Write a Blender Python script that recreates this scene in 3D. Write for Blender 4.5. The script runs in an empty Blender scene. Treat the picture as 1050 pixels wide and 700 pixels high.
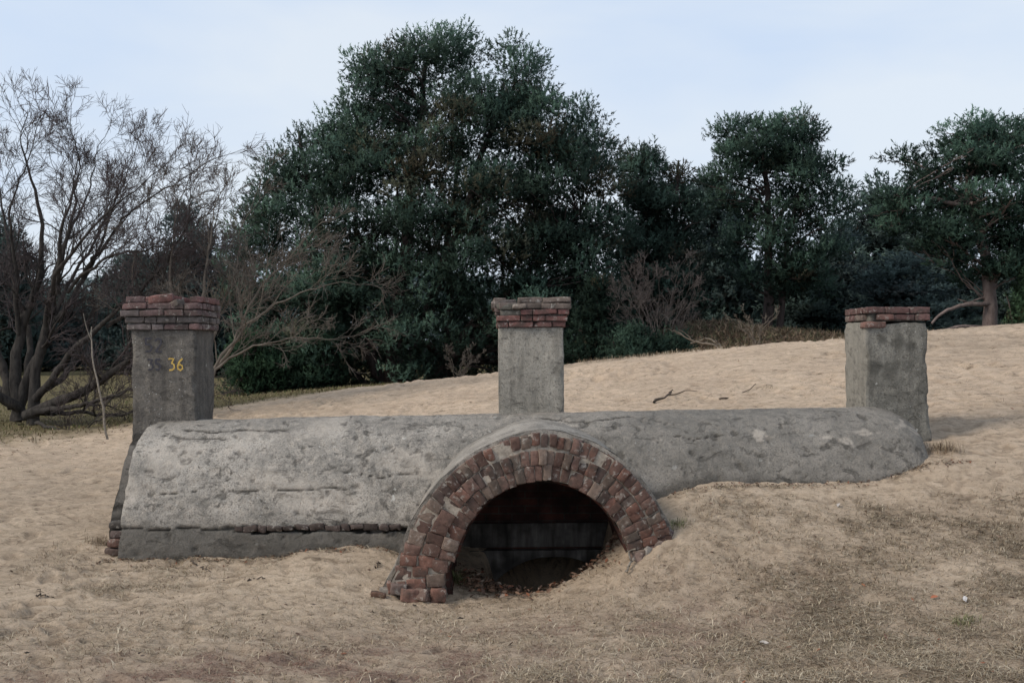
import bpy, math, random
import numpy as np
from mathutils import Matrix, Vector

rng = np.random.default_rng(11)
random.seed(11)
scene = bpy.context.scene
COL = scene.collection
F, HOR, EYE = 1020.0, 360.0, 1.6


def at(px, py, Y):
    """photo pixel at distance Y (metres) -> world point"""
    return np.array([(px - 525) / F * Y, Y, EYE + (HOR - py) / F * Y])


# ------------------------------------------------------------------ noise
def _hash(ix, iy, iz, seed):
    h = (ix.astype(np.int64) * 374761393 + iy.astype(np.int64) * 668265263 + iz.astype(np.int64) * 2147483647 * 3 + seed * 1274126177) & 0xFFFFFFFF
    h = ((h ^ (h >> 13)) * 1274126177) & 0xFFFFFFFF
    h = ((h ^ (h >> 16)) * 2246822519) & 0xFFFFFFFF
    h = h ^ (h >> 15)
    return (h & 0xFFFFFF) / float(0xFFFFFF) * 2 - 1


def vnoise(x, y, z=None, seed=0):
    x = np.asarray(x, float); y = np.asarray(y, float)
    z = np.zeros_like(x) if z is None else np.asarray(z, float)
    ix, iy, iz = np.floor(x), np.floor(y), np.floor(z)
    fx, fy, fz = x - ix, y - iy, z - iz
    ux, uy, uz = [f * f * f * (f * (f * 6 - 15) + 10) for f in (fx, fy, fz)]
    r = 0
    for dx in (0, 1):
        for dy in (0, 1):
            for dz in (0, 1):
                w = (ux if dx else 1 - ux) * (uy if dy else 1 - uy) * (uz if dz else 1 - uz)
                r = r + w * _hash(ix + dx, iy + dy, iz + dz, seed)
    return r


def fbm(x, y, z=None, octv=4, seed=0, gain=.5):
    a, s, t = 1.0, 0, 0
    z = np.zeros_like(np.asarray(x, float)) if z is None else z
    x = np.asarray(x, float); y = np.asarray(y, float); z = np.asarray(z, float)
    x, y = x * .83 - y * .56, x * .56 + y * .83
    for o in range(octv):
        s = s + a * vnoise(x + o * 7.3, y + o * 3.1, z, seed + o)
        t += a
        a *= gain
        x, y, z = 2 * (x * .74 - y * .51 + z * .44), 2 * (x * .57 + y * .82 - .03 * z), 2 * (-x * .345 + y * .27 + z * .9)
    return s / t


def sstep(a, b, x):
    t = np.clip((x - a) / (b - a), 0, 1)
    return t * t * (3 - 2 * t)


# ------------------------------------------------------------------ mesh helpers
def mk_mesh(name, verts, faces, cols=None, smooth=False, extra=None):
    me = bpy.data.meshes.new(name)
    verts = np.asarray(verts, np.float32); faces = np.asarray(faces, np.int32)
    n, k = faces.shape
    me.vertices.add(len(verts)); me.vertices.foreach_set('co', verts.ravel())
    me.loops.add(n * k); me.loops.foreach_set('vertex_index', faces.ravel())
    me.polygons.add(n)
    me.polygons.foreach_set('loop_start', np.arange(0, n * k, k, dtype=np.int32))
    me.polygons.foreach_set('loop_total', np.full(n, k, np.int32))
    if smooth:
        me.polygons.foreach_set('use_smooth', np.ones(n, bool))
    me.update(calc_edges=True)
    if cols is not None:
        a = me.color_attributes.new('Col', 'FLOAT_COLOR', 'POINT')
        c = np.ones((len(verts), 4), np.float32); c[:, :cols.shape[1]] = cols
        a.data.foreach_set('color', c.ravel())
    if extra is not None:
        a = me.color_attributes.new('Mask', 'FLOAT_COLOR', 'POINT')
        c = np.ones((len(verts), 4), np.float32); c[:, :extra.shape[1]] = extra
        a.data.foreach_set('color', c.ravel())
    me.validate()
    return me


def link(name, me, mat=None, parent=None):
    o = bpy.data.objects.new(name, me)
    COL.objects.link(o)
    if mat is not None and me is not None and len(me.materials) == 0:
        me.materials.append(mat)
    if parent is not None:
        o.parent = parent
    return o


def empty(name, loc, label, cat, group=None):
    o = bpy.data.objects.new(name, None)
    COL.objects.link(o)
    o.location = loc
    o.empty_display_size = .2
    tag(o, label, cat, group)
    return o


def tag(o, label=None, cat=None, group=None, kind=None):
    if label: o['label'] = label
    if cat: o['category'] = cat
    if group: o['group'] = group
    if kind: o['kind'] = kind
    return o


class Geo:
    """collects quads/tris (all as quads; tris repeat handled apart) into one mesh"""
    def __init__(s):
        s.v, s.f, s.c, s.n = [], [], [], 0

    def add(s, v, f, c=None):
        v = np.asarray(v, float)
        s.v.append(v); s.f.append(np.asarray(f) + s.n)
        s.c.append(np.tile(np.asarray([.5, .5, .5] if c is None else c, float), (len(v), 1)) if (c is None or np.ndim(c) == 1) else c)
        s.n += len(v)

    def mesh(s, name, smooth=False):
        return mk_mesh(name, np.concatenate(s.v), np.concatenate(s.f), np.concatenate(s.c), smooth)


def grid_faces(nu, nv):
    i = np.arange(nu - 1)[:, None] * nv + np.arange(nv - 1)[None, :]
    i = i.ravel()
    return np.stack([i, i + nv, i + nv + 1, i + 1], 1)


# rounded subdivided box template
def _box_template(ts):
    n = len(ts)
    idx, v, f = {}, [], []
    def vid(a, b, c):
        k = (a, b, c)
        if k not in idx:
            idx[k] = len(v); v.append((ts[a], ts[b], ts[c]))
        return idx[k]
    for ax in range(3):
        for side in (0, n - 1):
            for i in range(n - 1):
                for j in range(n - 1):
                    q = []
                    for (di, dj) in ((0, 0), (1, 0), (1, 1), (0, 1)):
                        p = [0, 0, 0]
                        p[ax] = side; p[(ax + 1) % 3] = i + di; p[(ax + 2) % 3] = j + dj
                        q.append(vid(*p))
                    if side == 0: q.reverse()
                    f.append(q)
    return np.array(v, float), np.array(f)


BT_V, BT_F = _box_template([-1, -.9, -.35, .35, .9, 1])


def add_brick(g, c, half, R=None, col=(.5, .5, .5), rough=.004, rnd=.008, seed=0):
    half = np.asarray(half, float)
    p = BT_V * half
    q = np.clip(p, -(half - rnd), half - rnd)
    d = p - q
    L = np.linalg.norm(d, axis=1, keepdims=True)
    p = q + d / np.maximum(L, 1e-6) * rnd
    s = rng.uniform(0, 100, 3)
    w = p * 42 + s
    nrm = p / half
    nrm /= np.linalg.norm(nrm, axis=1, keepdims=True)
    p = p + nrm * (fbm(w[:, 0], w[:, 1], w[:, 2], 2, seed)[:, None]) * rough
    # chipped corner
    if rng.random() < .55:
        cn = rng.choice([-1, 1], 3) * half
        dd = np.linalg.norm(p - cn, axis=1)
        rad = rng.uniform(.015, .04)
        m = dd < rad
        p[m] -= (cn / np.linalg.norm(cn)) * (rad - dd[m])[:, None] * .8
    if R is not None:
        p = p @ np.asarray(R).T
    g.add(p + np.asarray(c), BT_F, col)


def rotx(a): c, s = math.cos(a), math.sin(a); return np.array([[1, 0, 0], [0, c, -s], [0, s, c]])
def roty(a): c, s = math.cos(a), math.sin(a); return np.array([[c, 0, s], [0, 1, 0], [-s, 0, c]])
def rotz(a): c, s = math.cos(a), math.sin(a); return np.array([[c, -s, 0], [s, c, 0], [0, 0, 1]])


# ------------------------------------------------------------------ materials
class Mat:
    def __init__(s, name, rough=.9, spec=.2):
        s.m = bpy.data.materials.new(name); s.m.use_nodes = True
        s.t = s.m.node_tree; s.n = s.t.nodes; s.l = s.t.links
        s.b = s.n['Principled BSDF']
        s.b.inputs['Roughness'].default_value = rough
        s.b.inputs['Specular IOR Level'].default_value = spec
        s.tc = s.n.new('ShaderNodeTexCoord')

    def co(s, scale=(1, 1, 1), src='Object'):
        mp = s.n.new('ShaderNodeMapping'); mp.inputs['Scale'].default_value = scale
        s.l.new(s.tc.outputs[src], mp.inputs['Vector']); return mp.outputs[0]

    def noise(s, scale, detail=4, rough=.55, co=None, dist=0):
        t = s.n.new('ShaderNodeTexNoise')
        t.inputs['Scale'].default_value = scale; t.inputs['Detail'].default_value = detail
        t.inputs['Roughness'].default_value = rough; t.inputs['Distortion'].default_value = dist
        s.l.new(co if co is not None else s.co(), t.inputs['Vector']); return t.outputs['Fac']

    def voro(s, scale, co=None, feature='F1'):
        t = s.n.new('ShaderNodeTexVoronoi'); t.feature = feature
        t.inputs['Scale'].default_value = scale
        s.l.new(co if co is not None else s.co(), t.inputs['Vector']); return t.outputs['Distance']

    def ramp(s, fac, stops):
        r = s.n.new('ShaderNodeValToRGB'); cr = r.color_ramp
        while len(cr.elements) < len(stops): cr.elements.new(.5)
        for e, (p, c) in zip(cr.elements, stops):
            e.position = p; e.color = (c if len(c) == 4 else (*c, 1)) if hasattr(c, '__len__') else (c, c, c, 1)
        s.l.new(fac, r.inputs[0]); return r.outputs[0]

    def mix(s, fac, a, b, mode='MIX'):
        m = s.n.new('ShaderNodeMix'); m.data_type = 'RGBA'; m.blend_type = mode
        for inp, v in ((m.inputs[0], fac), (m.inputs[6], a), (m.inputs[7], b)):
            if isinstance(v, bpy.types.NodeSocket): s.l.new(v, inp)
            elif hasattr(v, '__len__'): inp.default_value = (*v, 1)
            else: inp.default_value = v
        return m.outputs[2]

    def math(s, op, a, b=0.5):
        m = s.n.new('ShaderNodeMath'); m.operation = op
        for inp, v in ((m.inputs[0], a), (m.inputs[1], b)):
            if isinstance(v, bpy.types.NodeSocket): s.l.new(v, inp)
            else: inp.default_value = v
        return m.outputs[0]

    def attr(s, name='Col'):
        a = s.n.new('ShaderNodeAttribute'); a.attribute_name = name; return a.outputs['Color']

    def sep(s, c):
        x = s.n.new('ShaderNodeSeparateColor'); s.l.new(c, x.inputs[0]); return x.outputs

    def bump(s, h, strength=.5, dist=.01):
        b = s.n.new('ShaderNodeBump'); b.inputs['Strength'].default_value = strength; b.inputs['Distance'].default_value = dist
        s.l.new(h, b.inputs['Height']); s.l.new(b.outputs[0], s.b.inputs['Normal'])

    def color(s, c):
        if isinstance(c, bpy.types.NodeSocket): s.l.new(c, s.b.inputs['Base Color'])
        else: s.b.inputs['Base Color'].default_value = (*c, 1)
        return s.m


def mat_sand():
    M = Mat('sand_ground', .95, .1)
    mk = M.sep(M.attr('Mask'))
    al = M.n.new('ShaderNodeAttribute'); al.attribute_name = 'Col'
    ck = M.sep(al.outputs['Color'])
    big = M.noise(.7, 5, .6)
    mid = M.noise(7, 6, .65, M.co((1, 1.5, 1)))
    fine = M.noise(55, 5, .7)
    grain = M.noise(330, 2, .7)
    base = M.ramp(mid, [(.28, (.485, .365, .25)), (.5, (.66, .51, .365)), (.72, (.76, .60, .44))])
    far = M.ramp(mid, [(.28, (.51, .375, .26)), (.5, (.68, .515, .37)), (.72, (.77, .59, .43))])
    c = M.mix(ck[0], base, far)                      # Col.r : dry pale dune sand
    c = M.mix(M.ramp(big, [(.35, 0), (.7, .35)]), c, (.35, .26, .19))
    c = M.mix(M.ramp(fine, [(.30, .6), (.43, 0)]), c, (.17, .12, .085))
    blot = M.noise(4.5, 10, .78, M.co((1, 1.3, 1)), .5)
    c = M.mix(M.ramp(blot, [(.36, .8), (.44, 0)]), c, (.17, .125, .08))
    c = M.mix(M.ramp(grain, [(.3, .4), (.42, 0)]), c, (.15, .11, .08))
    c = M.mix(M.ramp(grain, [(.6, 0), (.8, .35)]), c, (.5, .41, .31))
    # hollows of the relief darker: damp sand plus shading put into the colour
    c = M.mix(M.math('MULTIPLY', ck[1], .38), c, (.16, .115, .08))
    tex = M.noise(26, 7, .75, M.co((1, .8, 1)), .6)
    gcol = M.ramp(tex, [(.3, (.14, .10, .07)), (.5, (.32, .245, .175)), (.72, (.52, .42, .315))])
    c = M.mix(M.math('MULTIPLY', mk[0], .78), c, gcol)
    rcol = M.ramp(tex, [(.3, (.14, .08, .06)), (.55, (.28, .18, .14)), (.75, (.40, .30, .23))])
    c = M.mix(M.math('MULTIPLY', mk[1], .7), c, rcol)
    lcol = M.ramp(tex, [(.3, (.06, .048, .025)), (.5, (.15, .125, .06)), (.75, (.26, .2, .12))])
    c = M.mix(mk[2], c, lcol)
    sp1 = M.noise(95, 6, .8, M.co((1, 1.2, 1)), .3)
    c = M.mix(M.ramp(sp1, [(.30, .7), (.40, 0)]), c, (.12, .085, .06))
    c = M.mix(M.ramp(sp1, [(.60, 0), (.74, .5)]), c, (.62, .52, .42))
    wig = M.noise(16, 9, .8, M.co((.8, 1.7, 1)), 1.6)
    c = M.mix(M.ramp(wig, [(.36, .85), (.43, 0)]), c, (.13, .09, .06))
    M.color(c)
    hsum = M.math('ADD', M.math('MULTIPLY', fine, .6), M.math('MULTIPLY', grain, .25))
    hsum = M.math('ADD', hsum, M.math('MULTIPLY', mid, 1.2))
    M.bump(M.math('ADD', hsum, M.math('MULTIPLY', sp1, .8)), 1.0, .024)
    return M.m


def mat_concrete(name, light, dark, tan, blot=.5, speck=True, blotscale=3.0, mott=1.0):
    M = Mat(name, .92, .15)
    at_ = M.sep(M.attr('Col'))          # r: dark cavity/crack ; g: pale patch, painted lit face ; b: darker side, painted shaded face
    a = M.noise(blotscale, 7, .68, M.co((1, 1, 1.3)), .6)
    b = M.noise(14, 6, .7, None, .4)
    f = M.noise(90, 4, .7)
    g = M.noise(300, 2, .6)
    c = M.mix(M.ramp(a, [(blot - .12, 1), (blot + .1, 0)]), light, dark)
    a2 = M.noise(blotscale * .45, 4, .6, M.co((.6, 1, 1.2)))
    c = M.mix(M.ramp(a2, [(.38, .8), (.54, 0)]), c, dark)
    c = M.mix(M.ramp(b, [(.5, 0), (.68, .8)]), c, tan)
    c = M.mix(M.ramp(b, [(.30, .85 * mott), (.44, 0)]), c, tuple(x * .42 for x in dark))
    st = M.noise(7, 9, .74, M.co((.8, 1, 1.3)), .9)
    c = M.mix(M.ramp(st, [(.36, .8 * mott), (.45, 0)]), c, tuple(x * .5 for x in dark))
    c = M.mix(M.ramp(f, [(.34, .85), (.50, 0)]), c, tuple(x * .5 for x in dark))
    f2 = M.noise(38, 9, .8, M.co((1, 1, .8)), .8)
    c = M.mix(M.ramp(f2, [(.36, .8 * max(mott, .2)), (.44, 0)]), c, tuple(x * .42 for x in dark))
    c = M.mix(M.ramp(f2, [(.54, 0), (.66, .6)]), c, tuple(min(1, x * 1.25) for x in light))
    c = M.mix(M.ramp(g, [(.6, 0), (.78, .4)]), c, tuple(min(1, x * 1.7) for x in light))
    if speck:
        v = M.voro(38)
        sp = M.noise(5, 3)
        spf = M.math('MULTIPLY', M.ramp(v, [(.12, 1), (.17, 0)]), M.ramp(sp, [(.52, 0), (.6, .8)]))
        c = M.mix(spf, c, (.5, .49, .46))
        v2 = M.noise(11, 2, .5)
        spf2 = M.math('MULTIPLY', M.ramp(v2, [(.735, 0), (.75, 1)]), .8)
        c = M.mix(spf2, c, (.55, .53, .48))
    if mott < 1:
        stn_ = M.noise(10, 4, .6, M.co((1.4, 1.4, .16)))
        c = M.mix(M.ramp(stn_, [(.34, .5), (.52, 0)]), c, tuple(x * .6 for x in dark))
        c = M.mix(M.ramp(stn_, [(.6, 0), (.75, .35)]), c, tuple(min(1, x * 1.25) for x in light))
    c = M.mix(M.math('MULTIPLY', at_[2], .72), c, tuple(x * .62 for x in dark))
    c = M.mix(M.math('MULTIPLY', at_[1], .8), c, tuple(min(1, x * 1.12) for x in tan))
    c = M.mix(at_[0], c, (.022, .019, .016))
    M.color(c)
    h = M.math('ADD', M.math('MULTIPLY', b, .9), M.math('MULTIPLY', f, .5))
    h = M.math('ADD', h, M.math('MULTIPLY', g, .12))
    h = M.math('ADD', h, M.math('MULTIPLY', M.ramp(st, [(.33, 0), (.43, 1)]), .5))
    M.bump(M.math('ADD', h, M.math('MULTIPLY', f2, .8)), 1.0, .016)
    return M.m


def mat_brick(name='weathered_brick', lime=.5, dirt=.5):
    M = Mat(name, .9, .15)
    col = M.attr('Col')
    n = M.noise(35, 5, .7)
    f = M.noise(160, 3, .7)
    b = M.noise(9, 4, .6)
    c = M.mix(1.0, col, M.ramp(n, [(.25, .55), (.5, 1.0), (.75, 1.4)]), 'MULTIPLY')
    c = M.mix(M.ramp(f, [(.3, .6), (.45, 0)]), c, (.03, .022, .02))
    c = M.mix(M.ramp(b, [(.36, dirt), (.52, 0)]), c, (.06, .05, .042))
    l = M.noise(20, 5, .7, None, .5)
    c = M.mix(M.ramp(l, [(.57, 0), (.68, lime)]), c, (.42, .38, .33))
    M.color(c)
    M.bump(M.math('ADD', M.math('MULTIPLY', n, .8), M.math('MULTIPLY', f, .4)), .8, .008)
    return M.m


def mat_plain(name, c1, c2, scale=20, rough=.95, bump=.4, dist=.01, stretch=(1, 1, 1)):
    M = Mat(name, rough, .1)
    n = M.noise(scale, 5, .7, M.co(stretch))
    M.color(M.ramp(n, [(.3, c1), (.7, c2)]))
    M.bump(n, bump, dist)
    return M.m


def mat_leaf(name, rough=.7, gain=1.0):
    M = Mat(name, rough, .15)
    M.color(M.mix(1.0, M.attr('Col'), (gain, gain, gain), 'MULTIPLY'))
    return M.m


SAND = mat_sand()
VAULT = mat_concrete('weathered_concrete', (.47, .42, .36), (.22, .20, .172), (.52, .45, .375), .46)
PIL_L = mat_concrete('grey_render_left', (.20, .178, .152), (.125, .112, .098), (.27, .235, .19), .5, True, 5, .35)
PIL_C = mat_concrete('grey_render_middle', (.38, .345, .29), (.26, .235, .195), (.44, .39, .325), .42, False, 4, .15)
PIL_R = mat_concrete('grey_render_right', (.28, .26, .22), (.14, .13, .11), (.33, .30, .25), .45, True, 3.2, .4)
PLINTH = mat_concrete('dark_concrete', (.30, .265, .23), (.17, .155, .135), (.36, .31, .26), .5)
BRICK = mat_brick('weathered_brick', .75, .7)
BRICKCAP = mat_brick('cap_brick', .75, .75)
MORTAR = mat_plain('old_mortar', (.20, .165, .13), (.50, .43, .35), 34, bump=.9)
DARKBRICK = None
def mat_needle():
    M = Mat('pine_needles', .75, .1)
    c = M.attr('Col')
    M.color(c)
    a = M.n.new('ShaderNodeAttribute'); a.attribute_name = 'Nrm'
    v = M.n.new('ShaderNodeVectorTransform'); v.vector_type = 'NORMAL'; v.convert_from = 'OBJECT'; v.convert_to = 'WORLD'
    M.l.new(a.outputs['Vector'], v.inputs[0]); M.l.new(v.outputs[0], M.b.inputs['Normal'])
    tr = M.n.new('ShaderNodeBsdfTranslucent'); M.l.new(c, tr.inputs['Color'])
    ms = M.n.new('ShaderNodeMixShader'); ms.inputs[0].default_value = .45
    M.l.new(M.b.outputs[0], ms.inputs[1]); M.l.new(tr.outputs[0], ms.inputs[2])
    M.l.new(ms.outputs[0], M.n['Material Output'].inputs[0])
    return M.m


NEEDLE = mat_needle()
NEEDLE_FAR = mat_leaf('far_needles')
TWIG = mat_plain('bare_twigs', (.06, .048, .047), (.11, .09, .087), 6, bump=0)
TWIG2 = mat_plain('pale_bare_twigs', (.085, .072, .06), (.165, .14, .118), 6, bump=0)
BARK = mat_plain('oak_bark', (.018, .016, .015), (.085, .074, .064), 14, stretch=(1, 1, .35), bump=.9, dist=.03)
BARK2 = mat_plain('pale_bark', (.09, .075, .06), (.20, .17, .14), 10, stretch=(1, 1, .35), bump=.9, dist=.03)
PBARK = mat_plain('pine_bark', (.03, .024, .022), (.105, .08, .072), 8, stretch=(1, 1, .35), bump=.9, dist=.03)
DEAD = mat_plain('dead_wood', (.12, .1, .08), (.3, .26, .21), 25, bump=.5)
GRASS = mat_leaf('dry_grass', .8)
LEAFM = mat_leaf('dead_leaves', .8)

# ------------------------------------------------------------------ ground height
CP = np.array([
    (0, 2, -.02), (-4, 2, .0), (4, 2, .1), (0, 4.8, .0), (-3, 4.8, .0), (2.4, 4.8, .08), (5, 5, .25),
    (-.8, 6.6, .0), (0.2, 6.6, -.02), (.74, 6.6, .17), (1.02, 6.65, .37), (1.3, 6.35, .20), (3.4, 6.4, .38), (-2, 6.2, .02), (-4.5, 6.5, .04),
    (-2.95, 7.2, .065), (-2.0, 7.2, .085), (-.9, 7.22, .14), (1.2, 7.25, .555), (1.9, 7.3, .575), (2.55, 7.45, .62), (3.0, 7.55, .70), (3.25, 7.7, .79), (3.5, 8.05, .85), (3.65, 8.3, .89), (4.0, 8.1, .88), (5.2, 8, .92),
    (.2, 7.6, -.08), (-3.1, 7.7, .15), (-3.2, 8.6, .22), (-4, 9, .22), (-6, 9, .2), (-2.6, 9.4, .42), (0, 9.5, .66), (2.5, 9.5, .95), (4.2, 9.6, 1.06), (6, 10, 1.2),
    (-5, 12, .3), (-7.5, 13, .28), (-2.5, 12.5, .62), (1, 13, 1.0), (4, 13, 1.35), (7, 13, 1.55), (10, 12, 1.7),
    (-8.2, 17, .33), (-6, 17, .46), (-12, 17, .3), (-4.6, 17, .63), (-3.4, 17, .8), (-2.1, 17, .97), (-.42, 17, 1.18), (1.25, 17, 1.385), (2.9, 17, 1.57), (4.6, 17, 1.72), (5.6, 17, 1.78), (7.2, 17, 1.94), (8.75, 17, 2.07), (12, 17, 2.25),
    (-8, 24, .45), (-14, 24, .4), (-4, 24, .75), (0, 23, .95), (3, 22, 1.2), (6, 22, 1.45), (9.5, 22, 1.75), (14, 22, 1.9),
    (-20, 34, .6), (-8, 34, .6), (0, 34, .85), (8, 34, 1.1), (16, 34, 1.3), (30, 34, 1.3), (-40, 50, .7), (0, 50, .8), (40, 50, 1.0), (-20, 60, .7), (20, 60, .9)], float)


def _tps_fit(P):
    n = len(P)
    d = np.linalg.norm(P[:, None, :2] - P[None, :, :2], axis=2)
    K = np.where(d > 0, d * d * np.log(np.maximum(d, 1e-9)), 0) + np.eye(n) * .01
    A = np.zeros((n + 3, n + 3)); A[:n, :n] = K
    A[:n, n] = 1; A[:n, n + 1:] = P[:, :2]; A[n, :n] = 1; A[n + 1:, :n] = P[:, :2].T
    return np.linalg.solve(A, np.concatenate([P[:, 2], [0, 0, 0]]))


TW = _tps_fit(CP)


def ground_base(X, Y):
    X = np.asarray(X, float); Y = np.asarray(Y, float)
    sh = X.shape; x = X.ravel(); y = Y.ravel()
    lim = np.maximum(12, .8 * y); xc = np.clip(x, -lim, lim); yc = np.clip(y, 1.5, 58)
    out = np.empty(len(x))
    for a in range(0, len(x), 40000):
        b = slice(a, a + 40000)
        d2 = (xc[b, None] - CP[None, :, 0]) ** 2 + (yc[b, None] - CP[None, :, 1]) ** 2
        K = .5 * d2 * np.log(np.maximum(d2, 1e-12))
        out[b] = K @ TW[:-3] + TW[-3] + TW[-2] * xc[b] + TW[-1] * yc[b]
    w = sstep(40, 62, y)
    out = out * (1 - w) + .8 * w
    out += 1.0 * np.exp(-((x - 5.0) / 2.1) ** 2 - ((y - 28) / 3.0) ** 2) + .65 * np.exp(-((x - 8.2) / 2.4) ** 2 - ((y - 28.5) / 3.0) ** 2)
    # hollow inside the tunnel mouth
    d = ((x - .30) / .50) ** 2 + (np.where(y > 7.62, (y - 7.62) / 1.25, (y - 7.62) / .80)) ** 2
    out -= .75 * (1 - sstep(.25, 1.15, d))
    return out.reshape(sh)


_fr = np.random.default_rng(444)
PRINTS = []
for _t in range(9):
    _x, _y, _a = _fr.uniform(-5, 6), _fr.uniform(4.6, 15), _fr.uniform(0, 6.28)
    for _k in range(16):
        _a += _fr.normal(0, .12); _x += .62 * math.cos(_a); _y += .62 * math.sin(_a)
        PRINTS.append((_x - .1 * math.sin(_a) * (-1) ** _k, _y + .1 * math.cos(_a) * (-1) ** _k, _a + _fr.normal(0, .15), _fr.uniform(.014, .032)))


def footprints(X, Y):
    out = np.zeros(X.shape)
    xf, yf, of = X.ravel(), Y.ravel(), out.ravel()
    cand = np.nonzero((yf > 4) & (yf < 18) & (np.abs(xf) < 12))[0]
    if not len(cand): return out
    o = cand[np.argsort(yf[cand], kind='stable')]; ysort = yf[o]
    for (px, py, a, dp) in PRINTS:
        i0, i1 = np.searchsorted(ysort, (py - .35, py + .35))
        k = o[i0:i1]
        k = k[np.abs(xf[k] - px) < .35]
        if not len(k): continue
        u = (xf[k] - px) * math.cos(a) + (yf[k] - py) * math.sin(a); v = -(xf[k] - px) * math.sin(a) + (yf[k] - py) * math.cos(a)
        d = np.sqrt((u / .145) ** 2 + (v / .062) ** 2)
        of[k] += -dp * (1 - sstep(.55, 1.05, d)) + dp * .35 * np.exp(-((d - 1.25) / .22) ** 2)
    return of.reshape(X.shape)


def ground_detail(X, Y):
    near = 1 - sstep(18, 32, Y)
    h = footprints(X, Y) + .030 * fbm(X * 1.6, Y * 1.6, None, 3, 5) * near
    amp = (1 + 1.2 * sstep(8, 14, Y)) * (.35 + .9 * sstep(-.2, .4, fbm(X * .9, Y * .9, None, 3, 55)))
    b = fbm(X * 5.5, Y * 7, None, 3, 21)
    h += .020 * b * near * amp
    # trampled dimples
    d = 1.7 * fbm(X * 5.5, Y * 6.5, None, 3, 33)
    h -= .017 * sstep(.3, .8, d) * near * amp
    h += .010 * fbm(X * 20, Y * 26, None, 3, 41) * near
    h -= .020 * sstep(.25, .6, fbm(X * 4.2, Y * 5.2, None, 4, 141)) * near
    # terrace-like wind steps on the right slope
    right = sstep(1.5, 4.5, X) * sstep(6, 10, Y) * near
    w = Y * 2.2 + X * .9 + 1.3 * fbm(X * .8, Y * .8, None, 3, 77)
    h += right * .008 * np.abs((w % 1.0) - .5)
    return h


def ground_z(x, y):
    x = np.atleast_1d(np.asarray(x, float)); y = np.atleast_1d(np.asarray(y, float))
    return ground_base(x, y) + ground_detail(x, y)


def gz(x, y): return float(ground_z(x, y)[0])


_BC = {}


def cfbm(X, Y, ns, seed):
    k = (id(X), ns, seed)
    if k not in _BC:
        if len(_BC) > 12: _BC.clear()
        _BC[k] = (X, fbm(X * ns, Y * ns, None, 4, seed))
    return _BC[k][1]


def blob(X, Y, cx, cy, sx, sy, ns=1.2, seed=3, amp=.5):
    return np.clip(1.15 * np.exp(-((X - cx) / sx) ** 2 - ((Y - cy) / sy) ** 2) + amp * cfbm(X, Y, ns, seed) * np.exp(-((X - cx) / (sx * 1.7)) ** 2 - ((Y - cy) / (sy * 1.7)) ** 2), 0, 1)


def grass_mask(X, Y):
    m = np.maximum.reduce([
        blob(X, Y, 2.4, 5.2, 1.8, 1.1, 1.5, 3, .9), blob(X, Y, 1.0, 4.6, 1.3, .4, 1.5, 3, .8),
        .8 * blob(X, Y, 3.2, 6.6, 1.4, .5, 2, 8, 1.2), .22 * blob(X, Y, -2.6, 5.4, 1.6, .7, 2, 28, 1.6), .45 * blob(X, Y, -4.2, 7.6, 1.6, .9, 2, 28, 1.6), .85 * blob(X, Y, 4.6, 9.0, 1.2, .38, 2, 8, .8),
        .75 * blob(X, Y, 7.0, 14.5, 2.6, 1.3, .8, 12, 1.2), .9 * blob(X, Y, 8.8, 17.2, 2.6, .9, .8, 12, .9),
        .55 * blob(X, Y, -3.5, 8.3, .5, .7, 2, 8, 1.0), .5 * blob(X, Y, -5, 10, 1.6, 1.6, 1, 9, 1.2),
        .7 * blob(X, Y, -1.2, 16.8, 1.4, .8, 1, 15, 1.0), .6 * blob(X, Y, -3.4, 15.5, 1.4, 1.2, 1, 15, 1.0),
        .9 * blob(X, Y, 2.0, 17.5, 1.6, .6, 1, 15, .6),
        .5 * blob(X, Y, -2.5, 6.6, .5, .12, 3, 8, 1.2)])
    # broken up
    br = sstep(-.35, .3, fbm(X * 5, Y * 6, None, 4, 61))
    return m * (.35 + .65 * br)


def red_mask(X, Y):
    m = np.maximum.reduce([1.1 * blob(X, Y, -1.0, 5.0, 1.5, .5, 1.5, 17, 1.0), .8 * blob(X, Y, .3, 5.6, 1.0, .35, 1.5, 18, .9), .8 * blob(X, Y, 1.0, 5.6, .8, .5, 1.5, 18, .9), .55 * blob(X, Y, -2.3, 4.8, .9, .3, 1.5, 18, .9)])
    br = sstep(-.3, .35, fbm(X * 4, Y * 5.5, None, 4, 71))
    return m * (.2 + .8 * br)


def litter_mask(X, Y):
    return np.clip(sstep(-.2, .25, (Y - 14.3) / 10 - sstep(-7, -4.2, X) * .45 - sstep(-4.2, -1.5, X) * .9 + .12 * fbm(X, Y, None, 3, 19)) + sstep(20.5, 22.5, Y), 0, 1)


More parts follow.
